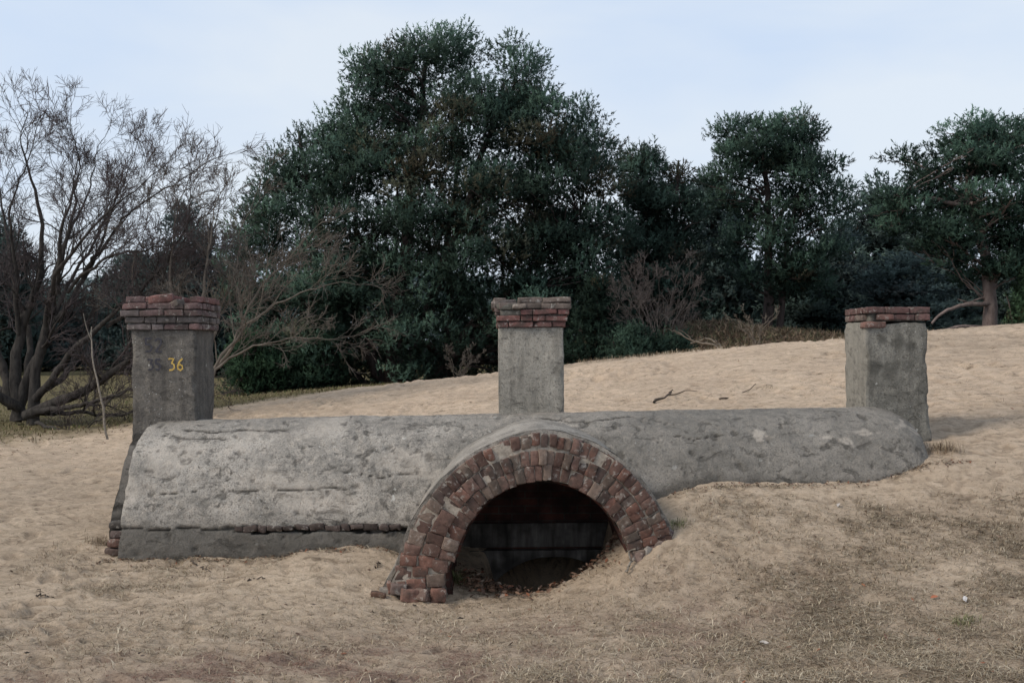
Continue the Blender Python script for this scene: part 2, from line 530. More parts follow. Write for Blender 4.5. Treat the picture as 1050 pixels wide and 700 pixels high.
def build_ground():
    ys = list(np.arange(.6, 4.2, .08)) + list(np.arange(4.2, 10.6, .025))
    s = .03
    while ys[-1] < 420:
        ys.append(ys[-1] + s); s *= (1.011 if ys[-1] < 20 else 1.05)
    ys = np.array(ys)
    nu = 700
    s = np.linspace(-1, 1, nu)
    u = s * (.62 + .38 * s * s)
    X = u[None, :] * (.95 * ys[:, None] + 2.5)
    Y = np.repeat(ys[:, None], nu, 1)
    zb = ground_base(X, Y); zd = ground_detail(X, Y)
    Z = zb + zd
    V = np.stack([X, Y, Z], 2).reshape(-1, 3)
    # hollows: difference from locally smoothed relief
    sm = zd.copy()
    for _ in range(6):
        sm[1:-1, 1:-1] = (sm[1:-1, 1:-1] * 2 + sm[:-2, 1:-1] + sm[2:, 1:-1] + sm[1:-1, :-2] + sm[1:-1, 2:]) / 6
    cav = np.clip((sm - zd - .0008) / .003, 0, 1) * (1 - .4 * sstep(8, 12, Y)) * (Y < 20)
    dry = sstep(7.2, 12, Y + .5 * X * (X > 0)) * (1 - .5 * sstep(-1, -5, X))
    dry = dry * (.8 + .2 * fbm(X * .7, Y * .7, None, 3, 91))
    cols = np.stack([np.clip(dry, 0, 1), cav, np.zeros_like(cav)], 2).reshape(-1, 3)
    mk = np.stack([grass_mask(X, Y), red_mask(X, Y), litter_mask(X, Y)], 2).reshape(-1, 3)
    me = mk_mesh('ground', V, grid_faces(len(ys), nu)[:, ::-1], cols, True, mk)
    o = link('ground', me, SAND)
    tag(o, 'trampled pale sand rising into a dune behind the bunker', 'ground', kind='structure')


build_ground()

# ------------------------------------------------------------------ the bunker
bunker = empty('brick_bunker', (0, 8.1, 0), 'half buried barrel vaulted concrete bunker with brick tunnel mouth and three capped pillars', 'bunker')
bunker.rotation_euler = (0, -.006, math.radians(.8))
OFF = np.array([0, 8.1, 0])       # parts are modelled in world metres and shifted onto the base point


def part(name, me, mat, parent=None):
    me.transform(Matrix.Translation((0, -8.1, 0)))
    o = link(name, me, mat, parent if parent is not None else bunker)
    return o


AC = (.17, .12)                    # arch centre X, Z
VC = (8.1, .25); VR = .85


def crack(px, ps, x, s, w, wob=.02, seed=1):
    """depth 0..1 of a crack following points (px,ps)"""
    yy = np.interp(x, px, ps) + wob * fbm(x * 4, x * 0 + 3.3, None, 4, seed)
    inside = sstep(px[0] - .02, px[0] + .05, x) * (1 - sstep(px[-1] - .05, px[-1] + .02, x))
    lw = w * (.5 + .7 * np.abs(vnoise(x * 7, x * 0, None, seed + 5)))
    return inside * (1 - sstep(lw * .4, lw, np.abs(s - yy)))


def build_vault():
    # profile: (Y, Z, nY, nZ, s)
    cp = [(7.285, -.35), (7.285, 0), (7.29, .2), (7.318, .31), (7.385, .47), (7.475, .66), (7.575, .82), (7.71, .955), (7.90, 1.055), (8.15, 1.098), (8.4, 1.055), (8.6, .955), (8.73, .82), (8.83, .66), (8.92, .47), (8.98, .3), (9.0, 0), (9.0, -.2)]
    cpa = np.array(cp)
    dd = np.concatenate([[0], np.cumsum(np.hypot(*np.diff(cpa, axis=0).T))])
    tt = np.linspace(0, dd[-1], 236)
    py, pz = np.interp(tt, dd, cpa[:, 0]), np.interp(tt, dd, cpa[:, 1])
    for _ in range(30):
        py[1:-1] = (py[:-2] + 2 * py[1:-1] + py[2:]) / 4; pz[1:-1] = (pz[:-2] + 2 * pz[1:-1] + pz[2:]) / 4
    ty, tz = np.gradient(py), np.gradient(pz); tl = np.hypot(ty, tz)
    P = np.stack([py, pz, -tz / tl, ty / tl], 1)
    xs = np.arange(-2.90, 3.22, .0125)
    X, J = np.meshgrid(xs, np.arange(len(P)), indexing='ij')
    Y0, Z0, NY, NZ = [np.broadcast_to(P[:, i][None, :], X.shape) for i in range(4)]
    front = Y0 < 8.15
    zz = np.where(front, Z0, 3)                     # height used for features on the front
    # broad unevenness
    d = .016 * fbm(X * 1.3, Y0 * 1.3, Z0 * 1.3, 3, 2) + .009 * fbm(X * 5, Y0 * 5, Z0 * 7, 3, 6) + .0035 * fbm(X * 24, Y0 * 24, Z0 * 24, 2, 8)
    dark = np.zeros_like(X); pale = np.zeros_like(X); side = np.zeros_like(X)
    # cracks running lengthwise
    for (px, ps, w) in (([-2.25, -1.9, -1.5, -1.15], [.58, .59, .577, .588], .010), ([-2.83, -2.5, -2.25], [.565, .578, .58], .004), ([-2.6, -2.2, -1.75], [1.03, 1.010, 1.02], .009), ([-2.75, -2.45, -2.2], [.985, .992, .975], .006),
                        ([-1.3, -1.0, -.75], [.70, .66, .68], .006), ([.2, .6, 1.0], [1.05, 1.035, 1.045], .007), ([1.15, 1.4, 1.65], [.93, .89, .92], .005)):
        c = crack(px, ps, X, zz, w, .035, int(w * 1000) + int(px[0] * 10) % 7)
        d -= .014 * c; dark = np.maximum(dark, .9 * c)
    # scaled off skin of plaster : small steps
    sc = fbm(X * 3.2, zz * 5.5, None, 4, 52)
    d -= .006 * sstep(.12, .17, sc) * front
    dark = np.maximum(dark, .35 * front * (1 - sstep(.0, .014, np.abs(sc - .145))))
    gl = np.interp(X[:, 0], xs, ground_z(xs, np.full_like(xs, 7.26)))[:, None]
    wet = front * (1 - sstep(.0, .09, zz - gl + .03 * fbm(X * 9, zz * 9, None, 3, 66)))
    dark = np.maximum(dark, .55 * wet)
    # broken lower edge of the render
    zb = .322 + .022 * fbm(X * 5, X * 0 + 1.7, None, 5, 12, .65)
    run = sstep(-2.35, -1.9, X) * (1 - sstep(1.0, 1.2, X))
    hb = .007 + .042 * run * np.clip(.45 + .9 * fbm(X * 7, X * 0 + 8.1, None, 4, 13, .7), .05, 1)
    cav = (1 - sstep(hb * .7, hb, np.abs(zz - zb + .02 * run))) * front
    bl = sstep(.05, .2, vnoise(X * 8, zz * 22, None, 31))
    cav = cav * (1 - .55 * bl * run)
    d -= .05 * cav * (.35 + .65 * run) ; dark = np.maximum(dark, .93 * cav)
    # plinth darker, sits a little back
    below = front * (zz < zb)
    d -= .008 * below
    dark = np.maximum(dark, .28 * below * (1 + .5 * fbm(X * 4, zz * 7, None, 3, 44)))
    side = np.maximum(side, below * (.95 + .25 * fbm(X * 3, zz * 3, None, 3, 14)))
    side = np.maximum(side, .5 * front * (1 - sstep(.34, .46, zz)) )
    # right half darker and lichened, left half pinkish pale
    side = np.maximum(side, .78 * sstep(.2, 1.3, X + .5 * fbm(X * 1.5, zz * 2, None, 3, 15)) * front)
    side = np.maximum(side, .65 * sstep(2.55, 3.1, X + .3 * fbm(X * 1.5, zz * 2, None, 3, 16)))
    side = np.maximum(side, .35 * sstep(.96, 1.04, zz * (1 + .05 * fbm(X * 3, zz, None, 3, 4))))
    pm = fbm(X * 2.6, zz * 5.0, None, 4, 25)
    pale = np.clip(.45 * sstep(.0, .4, pm), 0, 1) * (1 - sstep(-.6, .6, X)) * sstep(.33, .45, zz) * front
    pm2 = fbm(X * 4.5 + 3, zz * 11, None, 3, 35)
    pale = np.maximum(pale, .55 * sstep(.44, .54, pm2) * sstep(.4, .9, X) * sstep(.75, .85, zz) * front)
    # few flaked holes
    hl = fbm(X * 11 + 2, zz * 16, None, 3, 81)
    h = sstep(.50, .56, hl) * front
    d -= .007 * h; dark = np.maximum(dark, .5 * h)
    # right end rounds off into the sand, left edge ragged
    t = np.clip((X - 2.85) / .37, 0, 1)
    f = np.sqrt(1 - .26 * t ** 3)
    Yc, Zc = VC
    Yp = Y0 + NY * d; Zp = Z0 + NZ * d
    Yp = Yc + (Yp - Yc) * f; Zp = np.where(Z0 > Zc, Zc + (Zp - Zc) * f, Zp)
    Zp = Zp + .013 * X * sstep(.4, .95, Z0)
    Xp = X.copy()
    e = np.exp(-(X + 2.90) / .04)
    Xp = X + e * (.022 * fbm(Y0 * 9, Z0 * 9, None, 3, 3) + .012)
    inn = e * .010
    Yp -= NY * inn; Zp -= NZ * inn
    V = np.stack([Xp, Yp, Zp], 2).reshape(-1, 3)
    Fq = grid_faces(len(xs), len(P))
    cen = V[Fq].mean(1)
    r = np.hypot(cen[:, 0] - AC[0], cen[:, 2] - AC[1])
    keep = ~((r < .80) & (cen[:, 1] < 8.05))
    Fq = Fq[keep]
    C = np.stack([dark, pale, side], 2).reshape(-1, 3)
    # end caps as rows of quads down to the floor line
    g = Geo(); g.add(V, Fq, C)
    for ix, flip in ((0, False), (len(xs) - 1, True)):
        ring = V[ix * len(P):(ix + 1) * len(P)]
        m = 6
        cc = np.array([ring[0, 0] + (.0 if ix == 0 else 0), 8.1, -.2])
        rows = np.concatenate([cc + (ring - cc) * (1 - k / m) for k in range(m + 1)])
        ff = grid_faces(m + 1, len(P))
        if flip: ff = ff[:, ::-1]
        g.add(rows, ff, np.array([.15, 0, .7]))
    part('vault', g.mesh('vault', True), VAULT)


build_vault()
g = Geo()
x = -2.05
while x < -.75:
    l = rng.uniform(.06, .12)
    if rng.random() < .8:
        add_brick(g, (x + l / 2, 7.352 + rng.normal(0, .006), .312 + rng.normal(0, .006)), (l / 2 - .002, .04, rng.uniform(.017, .028)), rotz(rng.normal(0, .06)) @ roty(rng.normal(0, .08)), np.array([.10, .075, .065]) * rng.uniform(.5, 1.2), .014, .01)
    x += l
part('brick_course', g.mesh('brick_course', True), BRICK)


def RW(rr, a):
    inner = np.interp(a, [-.1, 0, .2, .5, .9, 1.57, 2.2, 2.7, 3.1], [.64, .635, .575, .572, .59, .617, .612, .602, .62])
    outer = np.interp(a, [-.2, -.06, .07, .3, .55, .85, 1.2, 1.57, 2.0, 2.4, 2.7, 2.9], [1.08, 1.0, .93, .902, .882, .881, .892, .926, .908, .89, .888, .905])
    return inner + (rr - .62) / .31 * (outer - inner)


def arc_band(r0, r1, y0, y1, a0, a1, n=72, c=None, jit=0.0):
    """closed annular block around the arch axis"""
    g = Geo()
    a = np.linspace(a0, a1, n)
    ny = max(2, int((y1 - y0) / .05))
    ysn = np.linspace(y0, y1, ny)
    A, YY = np.meshgrid(a, ysn, indexing='ij')
    for r, flip in ((r0, True), (r1, False)):
        rr = RW(r, A) + jit * fbm(A * 6, YY * 6, None, 3, int(r * 100))
        V = np.stack([AC[0] - rr * np.cos(A), YY, AC[1] + rr * np.sin(A)], 2).reshape(-1, 3)
        f = grid_faces(n, ny)
        g.add(V, f[:, ::-1] if flip else f, c)
    nr = 10
    R, A2 = np.meshgrid(np.linspace(r0, r1, nr), a, indexing='ij')
    R = RW(R, A2)
    for y, flip in ((y0, False), (y1, True)):
        yy = y + (jit * fbm(R * 16, A2 * 9, None, 3, 7) if y == y0 else 0)
        V = np.stack([AC[0] - R * np.cos(A2), np.broadcast_to(yy, R.shape), AC[1] + R * np.sin(A2)], 2).reshape(-1, 3)
        f = grid_faces(nr, n)
        g.add(V, f[:, ::-1] if flip else f, c)
    return g


# plastered back of the entrance tunnel
g = arc_band(.62, .962, 6.675, 7.62, -.3, math.pi + .12, 110, np.array([.0, .1, .35]), .012)
tunnel = part('entrance_tunnel', g.mesh('entrance_tunnel', True), VAULT)
g = arc_band(.630, .93, 6.6175, 6.72, -.3, math.pi + .05, 110, None, .007)
arch = part('entrance_arch', g.mesh('entrance_arch', True), MORTAR)


def brick_col(kind='arch'):
    u = rng.random()
    if kind == 'arch':
        if u < .60: c = np.array([.155, .088, .070])
        elif u < .78: c = np.array([.185, .135, .107])
        elif u < .90: c = np.array([.10, .068, .06])
        else: c = np.array([.20, .095, .068])
    else:
        if u < .6: c = np.array([.125, .07, .062])
        elif u < .8: c = np.array([.13, .095, .085])
        else: c = np.array([.16, .08, .068])
    c = (c * .85 + c.mean() * .15) if kind == 'arch' else (c * .72 + c.mean() * .32)
    return c * rng.uniform(.65, 1.3)


RINGS = [(.672, -.12, math.pi + .02, .0), (.777, -.14, math.pi - .08, .0), (.884, -.13, math.pi - .28, .004)]
for ri, (rad, a0, a1, back) in enumerate(RINGS):
    g = Geo()
    a = a0
    while a < a1:
        leg = a < .6
        w = rng.uniform(.066, .095) if leg else rng.uniform(.046, .070)
        if not leg and rng.random() < .08: w = .088
        da = (w + rng.uniform(.002, .007)) / rad
        am = a + da / 2
        hz = AC[1] + rad * math.sin(am)
        top = math.exp(-((am - 1.45) / .42) ** 2)
        rr = float(RW(rad + (.012 * top if ri == 2 else 0), am)); ths = float(RW(.93, am) - RW(.62, am)) / .31
        rr += rng.normal(0, .003)
        c = (AC[0] - rr * math.cos(am) + 0, 6.60 + .10 + back + rng.normal(0, .009) + .006 * top * (ri == 2), AC[1] + rr * math.sin(am))
        th = .0515 - (.009 if ri == 2 and top > .5 else 0)
        # local x = tangential, z = radial
        R = roty(am - math.pi / 2 + rng.normal(0, .03)) @ rotz(rng.normal(0, .02)) @ rotx(rng.normal(0, .02))
        cc = brick_col() * .86; cc = (cc * .84 + cc.mean() * .16) * [1.12, 1.02, .93]
        if am < .15 and rng.random() < .4: cc = np.array([.20, .105, .078]) * rng.uniform(.7, 1.1)
        add_brick(g, c, (w / 2, .10, th * ths + rng.uniform(-.003, .003)), R, cc, .009, .0045)
        a += da
    part('brick_ring', g.mesh('brick_ring', True), BRICK, arch)
# rubble foot on the left leg
for lst in (((-.83, 6.66, -.005, .06, .05, .035, -.3, (.22, .19, .16)), (-.775, 6.605, .035, .055, .05, .035, .2, (.17, .12, .1)), (-.70, 6.585, .00, .06, .05, .04, .2, (.20, .11, .085)), (-.60, 6.58, -.012, .055, .05, .04, 1.0, (.15, .10, .08)), (-.51, 6.585, -.005, .05, .05, .045, .1, (.19, .10, .075))),
            ((1.02, 6.70, .35, .06, .05, .03, -.6, (.13, .10, .09)), (.96, 6.66, .305, .045, .06, .03, .2, (.2, .15, .12)), (.90, 6.64, .26, .05, .05, .035, .4, (.26, .23, .2)), (.83, 6.62, .215, .05, .05, .035, .9, (.17, .12, .1)))):
    g = Geo()
    for (x, y, z, w, d, h, r, cc) in lst:
        add_brick(g, (x, y, z), (w, d, h), rotz(r) @ roty(r * .4), cc, .016, .010)
    part('arch_footing', g.mesh('arch_footing', True), BRICK, arch)

# end wall behind the ragged left edge of the vault
def rough_solid(rings, closed_y=True, c=None, amp=.012, freq=7, seed=4):
    pass


def end_wall():
    g = Geo()
    prof = [(7.42, -.3), (7.44, .1), (7.49, .28), (7.58, .45), (7.68, .6), (7.79, .75), (7.91, .87), (8.02, .95), (8.35, .97), (8.6, .75), (8.75, .4), (8.8, -.3)]
    P = np.array(prof)
    t = np.linspace(0, len(P) - 1, 130)
    py = np.interp(t, np.arange(len(P)), P[:, 0]); pz = np.interp(t, np.arange(len(P)), P[:, 1])
    xs = np.linspace(-3.02, -2.7, 24)
    X, T = np.meshgrid(xs, t, indexing='ij')
    Y = np.broadcast_to(py, X.shape) + .010 * fbm(X * 9, T * 2.5, None, 4, 5); Z = np.broadcast_to(pz, X.shape)
    X = X + .02 * fbm(Y * 8, Z * 8, None, 3, 6) * (X < -2.9)
    V = np.stack([X, Y, Z], 2).reshape(-1, 3)
    side = np.full(len(V), .8)
    dk = np.clip(1.2 * sstep(.05, .5, fbm(V[:, 0] * 5, V[:, 1] * 9, V[:, 2] * 9, 3, 9)), 0, .8)
    g.add(V, grid_faces(24, 130), np.stack([dk, side * 0, side], 1))
    ring = V[:130]; cc = np.array([-3.02, 8.15, .2])
    rows = np.concatenate([cc + (ring - cc) * (1 - k / 8) for k in range(9)])
    rows[:, 0] += .015 * fbm(rows[:, 1] * 6, rows[:, 2] * 6, None, 3, 8)
    g.add(rows, grid_faces(9, 130), np.array([.1, 0, .7]))
    w = part('end_wall', g.mesh('end_wall', True), PLINTH)
    g = Geo()
    for (z, c, hx) in ((.06, (.12, .10, .09), .07), (.125, (.12, .085, .07), .06), (.19, (.14, .08, .062), .05), (.25, (.12, .09, .08), .055), (.32, (.1, .09, .08), .05)):
        add_brick(g, (-2.968 + rng.normal(0, .006), 7.475 + .05 * (z > .22), z), (hx, .06, .027), rotz(rng.normal(0, .05)), c, .01, .012)
    part('exposed_bricks', g.mesh('exposed_bricks', True), BRICK, w)


end_wall()


# pillars ---------------------------------------------------------------
def build_pillar(x0, x1, y0, depth, zb, zt, mat, seed, flare=0.0, ragged=0.0, label=None, blot=()):
    w = x1 - x0
    nx, ny, nz = int(w / .014), int(depth / .02), int((zt - zb) / .014)
    g = Geo()
    per = []
    for i in range(nx): per.append((x0 + w * i / nx, y0, 0, -1))
    for i in range(ny): per.append((x1, y0 + depth * i / ny, 1, 0))
    for i in range(nx): per.append((x1 - w * i / nx, y0 + depth, 0, 1))
    for i in range(ny + 1): per.append((x0, y0 + depth - depth * i / ny, -1, 0))
    Pn = np.array(per)
    zs = np.linspace(zb, zt, nz)
    Z, K = np.meshgrid(zs, np.arange(len(Pn)), indexing='ij')
    X = np.broadcast_to(Pn[:, 0], Z.shape).copy(); Y = np.broadcast_to(Pn[:, 1], Z.shape).copy()
    cx, cy = (x0 + x1) / 2, y0 + depth / 2
    # corner rounding with chips
    dx = np.abs(X - cx) - w / 2 + .03; dy = np.abs(Y - cy) - depth / 2 + .03
    cr = np.clip(np.minimum(dx, dy), 0, 1)
    chip = .2 + 1.3 * sstep(.0, .6, fbm(Z * 9, X * 3 + Y * 3, None, 3, seed))
    pull = cr * chip * .45
    X -= np.sign(X - cx) * pull; Y -= np.sign(Y - cy) * pull
    n = .006 * fbm(X * 4, Y * 4, Z * 4, 3, seed + 1) + .004 * fbm(X * 16, Y * 16, Z * 16, 3, seed + 2)
    X += np.sign(X - cx) * n * (np.abs(X - cx) > w / 2 - .04); Y += np.sign(Y - cy) * n
    X += flare * sstep(zb + .75, zb, Z) * np.clip((X - cx) / (w / 2), 0, 1)
    Ztop = Z - ragged * np.clip(.5 + .5 * fbm(X * 6, Y * 6, None, 3, seed + 3), 0, 1) * sstep(zt - .12, zt, Z)
    V = np.stack([X, Y, Ztop], 2).reshape(-1, 3)
    C = np.zeros((len(V), 3))
    C[:, 0] = .4 * sstep(.78, .84, vnoise(V[:, 0] * 40, V[:, 1] * 40, V[:, 2] * 40, seed + 4))
    C[:, 2] = .35 * (V[:, 0] > x1 - .02) * (seed == 10)  # left pillar: shade painted on the right face, away from the light
    C[:, 1] = .5 * (V[:, 0] < x0 + .02) * (seed == 30)  # right pillar: left face painted paler, as the side towards the light
    for (bx, bz, br) in blot:
        C[:, 2] = np.maximum(C[:, 2], 1.0 * (1 - sstep(.3, 1.0, np.hypot(V[:, 0] - bx, V[:, 2] - bz) / br * (1 + .35 * fbm(V[:, 0] * 12, V[:, 2] * 12, None, 3, 2)))) * (V[:, 1] < y0 + .1))
    g.add(V, grid_faces(nz, len(Pn))[:, ::-1][:, [0, 1, 2, 3]], C)
    # top
    ring = V[-len(Pn):]; cc = np.array([cx, cy, zt - .01])
    rows = np.concatenate([cc + (ring - cc) * (1 - k / 5) for k in range(6)])
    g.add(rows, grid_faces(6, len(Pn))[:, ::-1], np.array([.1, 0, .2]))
    o = part('pillar', g.mesh('pillar', True), mat)
    if label: o['label'] = label
    return o


def brick_cap(parent, x0, x1, y0, depth, z0, ch, layers, colfn):
    """layers: list of (overhang_left, overhang_right, overhang_front, gone(x, side)->bool)"""
    g = Geo()
    for li, (ol, orr, of, gone) in enumerate(layers):
        z = z0 + ch * (li + .5)
        X0, X1, Y0, Y1 = x0 - ol, x1 + orr, y0 - of, y0 + depth + of
        # mortar-coloured core
        if li < len(layers) - 1 or len(layers) < 4:
            add_brick(g, ((X0 + X1) / 2, (Y0 + Y1) / 2, z - .004), ((X1 - X0) / 2 - .035, (Y1 - Y0) / 2 - .035, ch / 2 + .001), None, (.13, .12, .1), .012, .012)
        for side in range(4):
            L = (X1 - X0) if side in (0, 2) else (Y1 - Y0) - .2
            t = 0
            while t < L - .02:
                l = rng.choice([.10, .20, .20, .155]); l = min(l, L - t)
                if L - t - l < .05: l = L - t
                m = t + l / 2
                jit = rng.normal(0, .004)
                tilt = rng.normal(0, .012) * (1 + li * .5)
                if side == 0: c = (X0 + m, Y0 + .05 + jit, z); hf = (l / 2 - .003, .05, ch / 2 - .0045)
                elif side == 2: c = (X0 + m, Y1 - .05 + jit, z); hf = (l / 2 - .003, .05, ch / 2 - .0045)
                elif side == 1: c = (X1 - .05 + jit, Y0 + .1 + m, z); hf = (.05, l / 2 - .003, ch / 2 - .0045)
                else: c = (X0 + .05 + jit, Y0 + .1 + m, z); hf = (.05, l / 2 - .003, ch / 2 - .0045)
                if not gone(c[0], side):
                    add_brick(g, c, hf, rotz(tilt) @ roty(rng.normal(0, .008) * (1 + li)) @ rotx(rng.normal(0, .01) * (1 + li)), colfn(li, c[0]), .006, .004)
                t += l
    me = g.mesh('brick_cap', True)
    return part('brick_cap', me, BRICKCAP, parent)


never = lambda x, s: False
PY = 8.1
# left
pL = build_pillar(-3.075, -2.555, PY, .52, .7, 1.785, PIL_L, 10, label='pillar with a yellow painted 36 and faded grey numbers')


def colL(li, x):
    c = brick_col('cap')
    if li == 0: c = c * 1.1
    if li == 1: c = np.array([.12, .10, .09]) * rng.uniform(.8, 1.2)
    if li == 4 and x > -2.95: c = np.array([.16, .085, .075])
    return c


brick_cap(pL, -3.075, -2.555, PY, .52, 1.787, .0553, [
    (.028, .035, .028, never), (.035, .045, .036, never), (.068, .045, .062, lambda x, s: s == 0 and -2.70 < x < -2.62),
    (.055, .05, .055, lambda x, s: s == 0 and -2.80 < x < -2.70), (.03, .05, .03, lambda x, s: s == 0 and (-3.0 < x < -2.92 or -2.76 < x < -2.66))], colL)
g = Geo()   # tumbled pieces on top of the left cap
add_brick(g, (-2.83, PY + .0, 2.043), (.095, .05, .03), rotz(.12) @ roty(-.12) @ rotx(.12), (.19, .095, .08), .008, .012)
add_brick(g, (-2.72, PY + .0, 1.985), (.07, .05, .026), rotz(-.35) @ roty(-.45), (.14, .11, .09), .008, .01)
add_brick(g, (-2.74, PY + .12, 2.04), (.09, .05, .026), rotz(.9) @ roty(.15), (.17, .08, .07), .008, .01)
part('loose_bricks', g.mesh('loose_bricks', True), BRICKCAP, pL)
# middle
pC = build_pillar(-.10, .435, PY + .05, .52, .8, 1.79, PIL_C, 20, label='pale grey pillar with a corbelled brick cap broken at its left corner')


def colC(li, x):
    if li in (0, 1): return np.array([.17, .085, .072]) * rng.uniform(.7, 1.3)
    if li == 2: return np.array([.165, .08, .07]) * rng.uniform(.8, 1.2) if x > 0 else np.array([.14, .11, .095])
    return np.array([.155, .12, .10]) * rng.uniform(.8, 1.2)


brick_cap(pC, -.10, .435, PY + .05, .52, 1.792, .0505, [
    (.015, .018, .02, never), (.018, .032, .032, never), (.02, .045, .045, lambda x, s: s == 0 and x < .03),
    (.05, .062, .06, lambda x, s: s == 0 and x < .14), (.04, .062, .03, lambda x, s: (s == 0 and x < -.02))], colC)
g = Geo()
add_brick(g, (.0, PY + .08, 1.97), (.10, .05, .025), rotz(.1) @ roty(.03), (.17, .13, .11), .008, .01)
add_brick(g, (-.07, PY + .16, 1.945), (.05, .09, .025), rotz(-.2), (.14, .10, .09), .008, .01)
add_brick(g, (-.06, PY + .14, 1.995), (.09, .05, .025), rotz(.25) @ roty(-.1), (.16, .13, .115), .008, .01)
add_brick(g, (.07, PY + .02, 1.965), (.055, .04, .02), rotz(.0) @ roty(-.05), (.2, .16, .13), .008, .01)
part('loose_bricks', g.mesh('loose_bricks', True), BRICKCAP, pC)
# right
pR = build_pillar(2.925, 3.44, PY + .06, .50, .6, 1.835, PIL_R, 30, flare=.05, ragged=.05, label='dark blotched pillar standing in the rising sand with a low brick cap',
                  blot=((3.20, 1.66, .10), (3.06, 1.68, .07), (3.0, 1.45, .09), (3.12, 1.4, .1), (3.30, 1.62, .08)))
colR = lambda li, x: np.array([.15, .085, .075]) * rng.uniform(.7, 1.25) if rng.random() < .7 else np.array([.16, .12, .1])
brick_cap(pR, 2.925, 3.44, PY + .06, .50, 1.832, .0585, [(-.01, .022, .012, lambda x, s: s == 0 and x < 2.99), (-.008, .022, .014, never)], colR)
g = Geo()
add_brick(g, (3.00, PY + .09, 1.800), (.09, .05, .026), rotz(.05), (.18, .10, .08), .008, .01)
add_brick(g, (3.09, PY + .09, 1.862), (.07, .05, .024), rotz(-.1), (.17, .09, .075), .008, .01)
part('loose_bricks', g.mesh('loose_bricks', True), BRICKCAP, pR)


# painted numbers
def strokes(lines, x, z, h, w, y):
    g = Geo()
    for ln in lines:
        pts = []
        for (a, b) in zip(ln[:-1], ln[1:]):
            for t in np.linspace(0, 1, 6)[:-1]: pts.append((a[0] + (b[0] - a[0]) * t, a[1] + (b[1] - a[1]) * t))
        pts.append(ln[-1])
        P = np.array(pts) * h
        T = np.gradient(P, axis=0); T /= np.linalg.norm(T, axis=1, keepdims=True)
        N = np.stack([-T[:, 1], T[:, 0]], 1)
        ww = w * rng.uniform(.6, 1.2, len(P))[:, None]
        A = P + N * ww; B = P - N * ww
        for off in (0,):
            V = np.stack([np.stack([x + A[:, 0], np.full(len(P), y), z + A[:, 1]], 1), np.stack([x + B[:, 0], np.full(len(P), y), z + B[:, 1]], 1)], 1).reshape(-1, 3)
            g.add(V, grid_faces(len(P), 2)[:, ::-1])
    return g


D3 = [[(.0, .95), (.12, 1.0), (.45, .98), (.25, .62), (.45, .5), (.5, .25), (.35, .05), (.05, .02)]]
D6 = [[(.5, 1.0), (.25, .75), (.08, .4), (.12, .12), (.32, .0), (.5, .15), (.48, .38), (.3, .48), (.12, .38)]]
D5 = [[(.5, 1.0), (.05, 1.0), (.05, .55), (.35, .58), (.5, .35), (.4, .08), (.02, .02)]]
D2 = [[(.02, .8), (.2, 1.0), (.45, .9), (.45, .62), (.05, .02), (.5, .02)]]
YEL = mat_plain('yellow_paint', (.42, .26, .06), (.62, .43, .13), 60, bump=.3)
GRY = mat_plain('faded_grey_paint', (.042, .04, .046), (.075, .07, .078), 90, bump=.3)
yF = PY - .0075
g = strokes(D3, -2.772, 1.462, .095, .0065, yF)
g2 = strokes([[(a + .68, b) for a, b in D6[0]]], -2.772, 1.462, .095, .0065, yF)
g.add(np.concatenate(g2.v), np.concatenate(g2.f))
part('painted_number', g.mesh('painted_number'), YEL, pL)
for (xx, zz, hh, DD) in ((-2.96, 1.61, .11, (D5, D2)), (-2.94, 1.465, .085, (D3, D5))):
    g = strokes(DD[0], xx, zz, hh, .008, yF)
    g2 = strokes([[(a + .72, b) for a, b in DD[1][0]]], xx, zz, hh, .008, yF)
    g.add(np.concatenate(g2.v), np.concatenate(g2.f))
    part('faded_number', g.mesh('faded_number'), GRY, pL)

# inner wall seen through the mouth
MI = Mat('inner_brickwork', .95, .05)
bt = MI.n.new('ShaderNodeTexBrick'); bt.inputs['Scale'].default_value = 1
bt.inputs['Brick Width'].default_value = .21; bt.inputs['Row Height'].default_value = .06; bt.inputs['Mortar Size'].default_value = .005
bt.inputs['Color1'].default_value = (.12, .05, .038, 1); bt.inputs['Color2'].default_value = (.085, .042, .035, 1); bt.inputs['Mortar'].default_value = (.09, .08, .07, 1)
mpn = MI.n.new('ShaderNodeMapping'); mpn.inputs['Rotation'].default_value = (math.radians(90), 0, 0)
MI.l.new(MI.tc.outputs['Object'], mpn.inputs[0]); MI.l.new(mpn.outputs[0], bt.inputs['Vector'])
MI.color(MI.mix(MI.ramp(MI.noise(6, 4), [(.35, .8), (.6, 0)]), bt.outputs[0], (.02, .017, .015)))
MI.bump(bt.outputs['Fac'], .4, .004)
MS = Mat('streaked_plaster', .9, .1)
stn = MS.noise(14, 4, .65, MS.co((1, 1, .12)))
MS.color(MS.mix(MS.ramp(MS.noise(5, 3), [(.4, .7), (.6, 0)]), MS.ramp(stn, [(.35, (.08, .07, .06)), (.6, (.20, .18, .16)), (.75, (.34, .31, .28))]), (.02, .018, .016)))
MS.bump(stn, .4, .006)


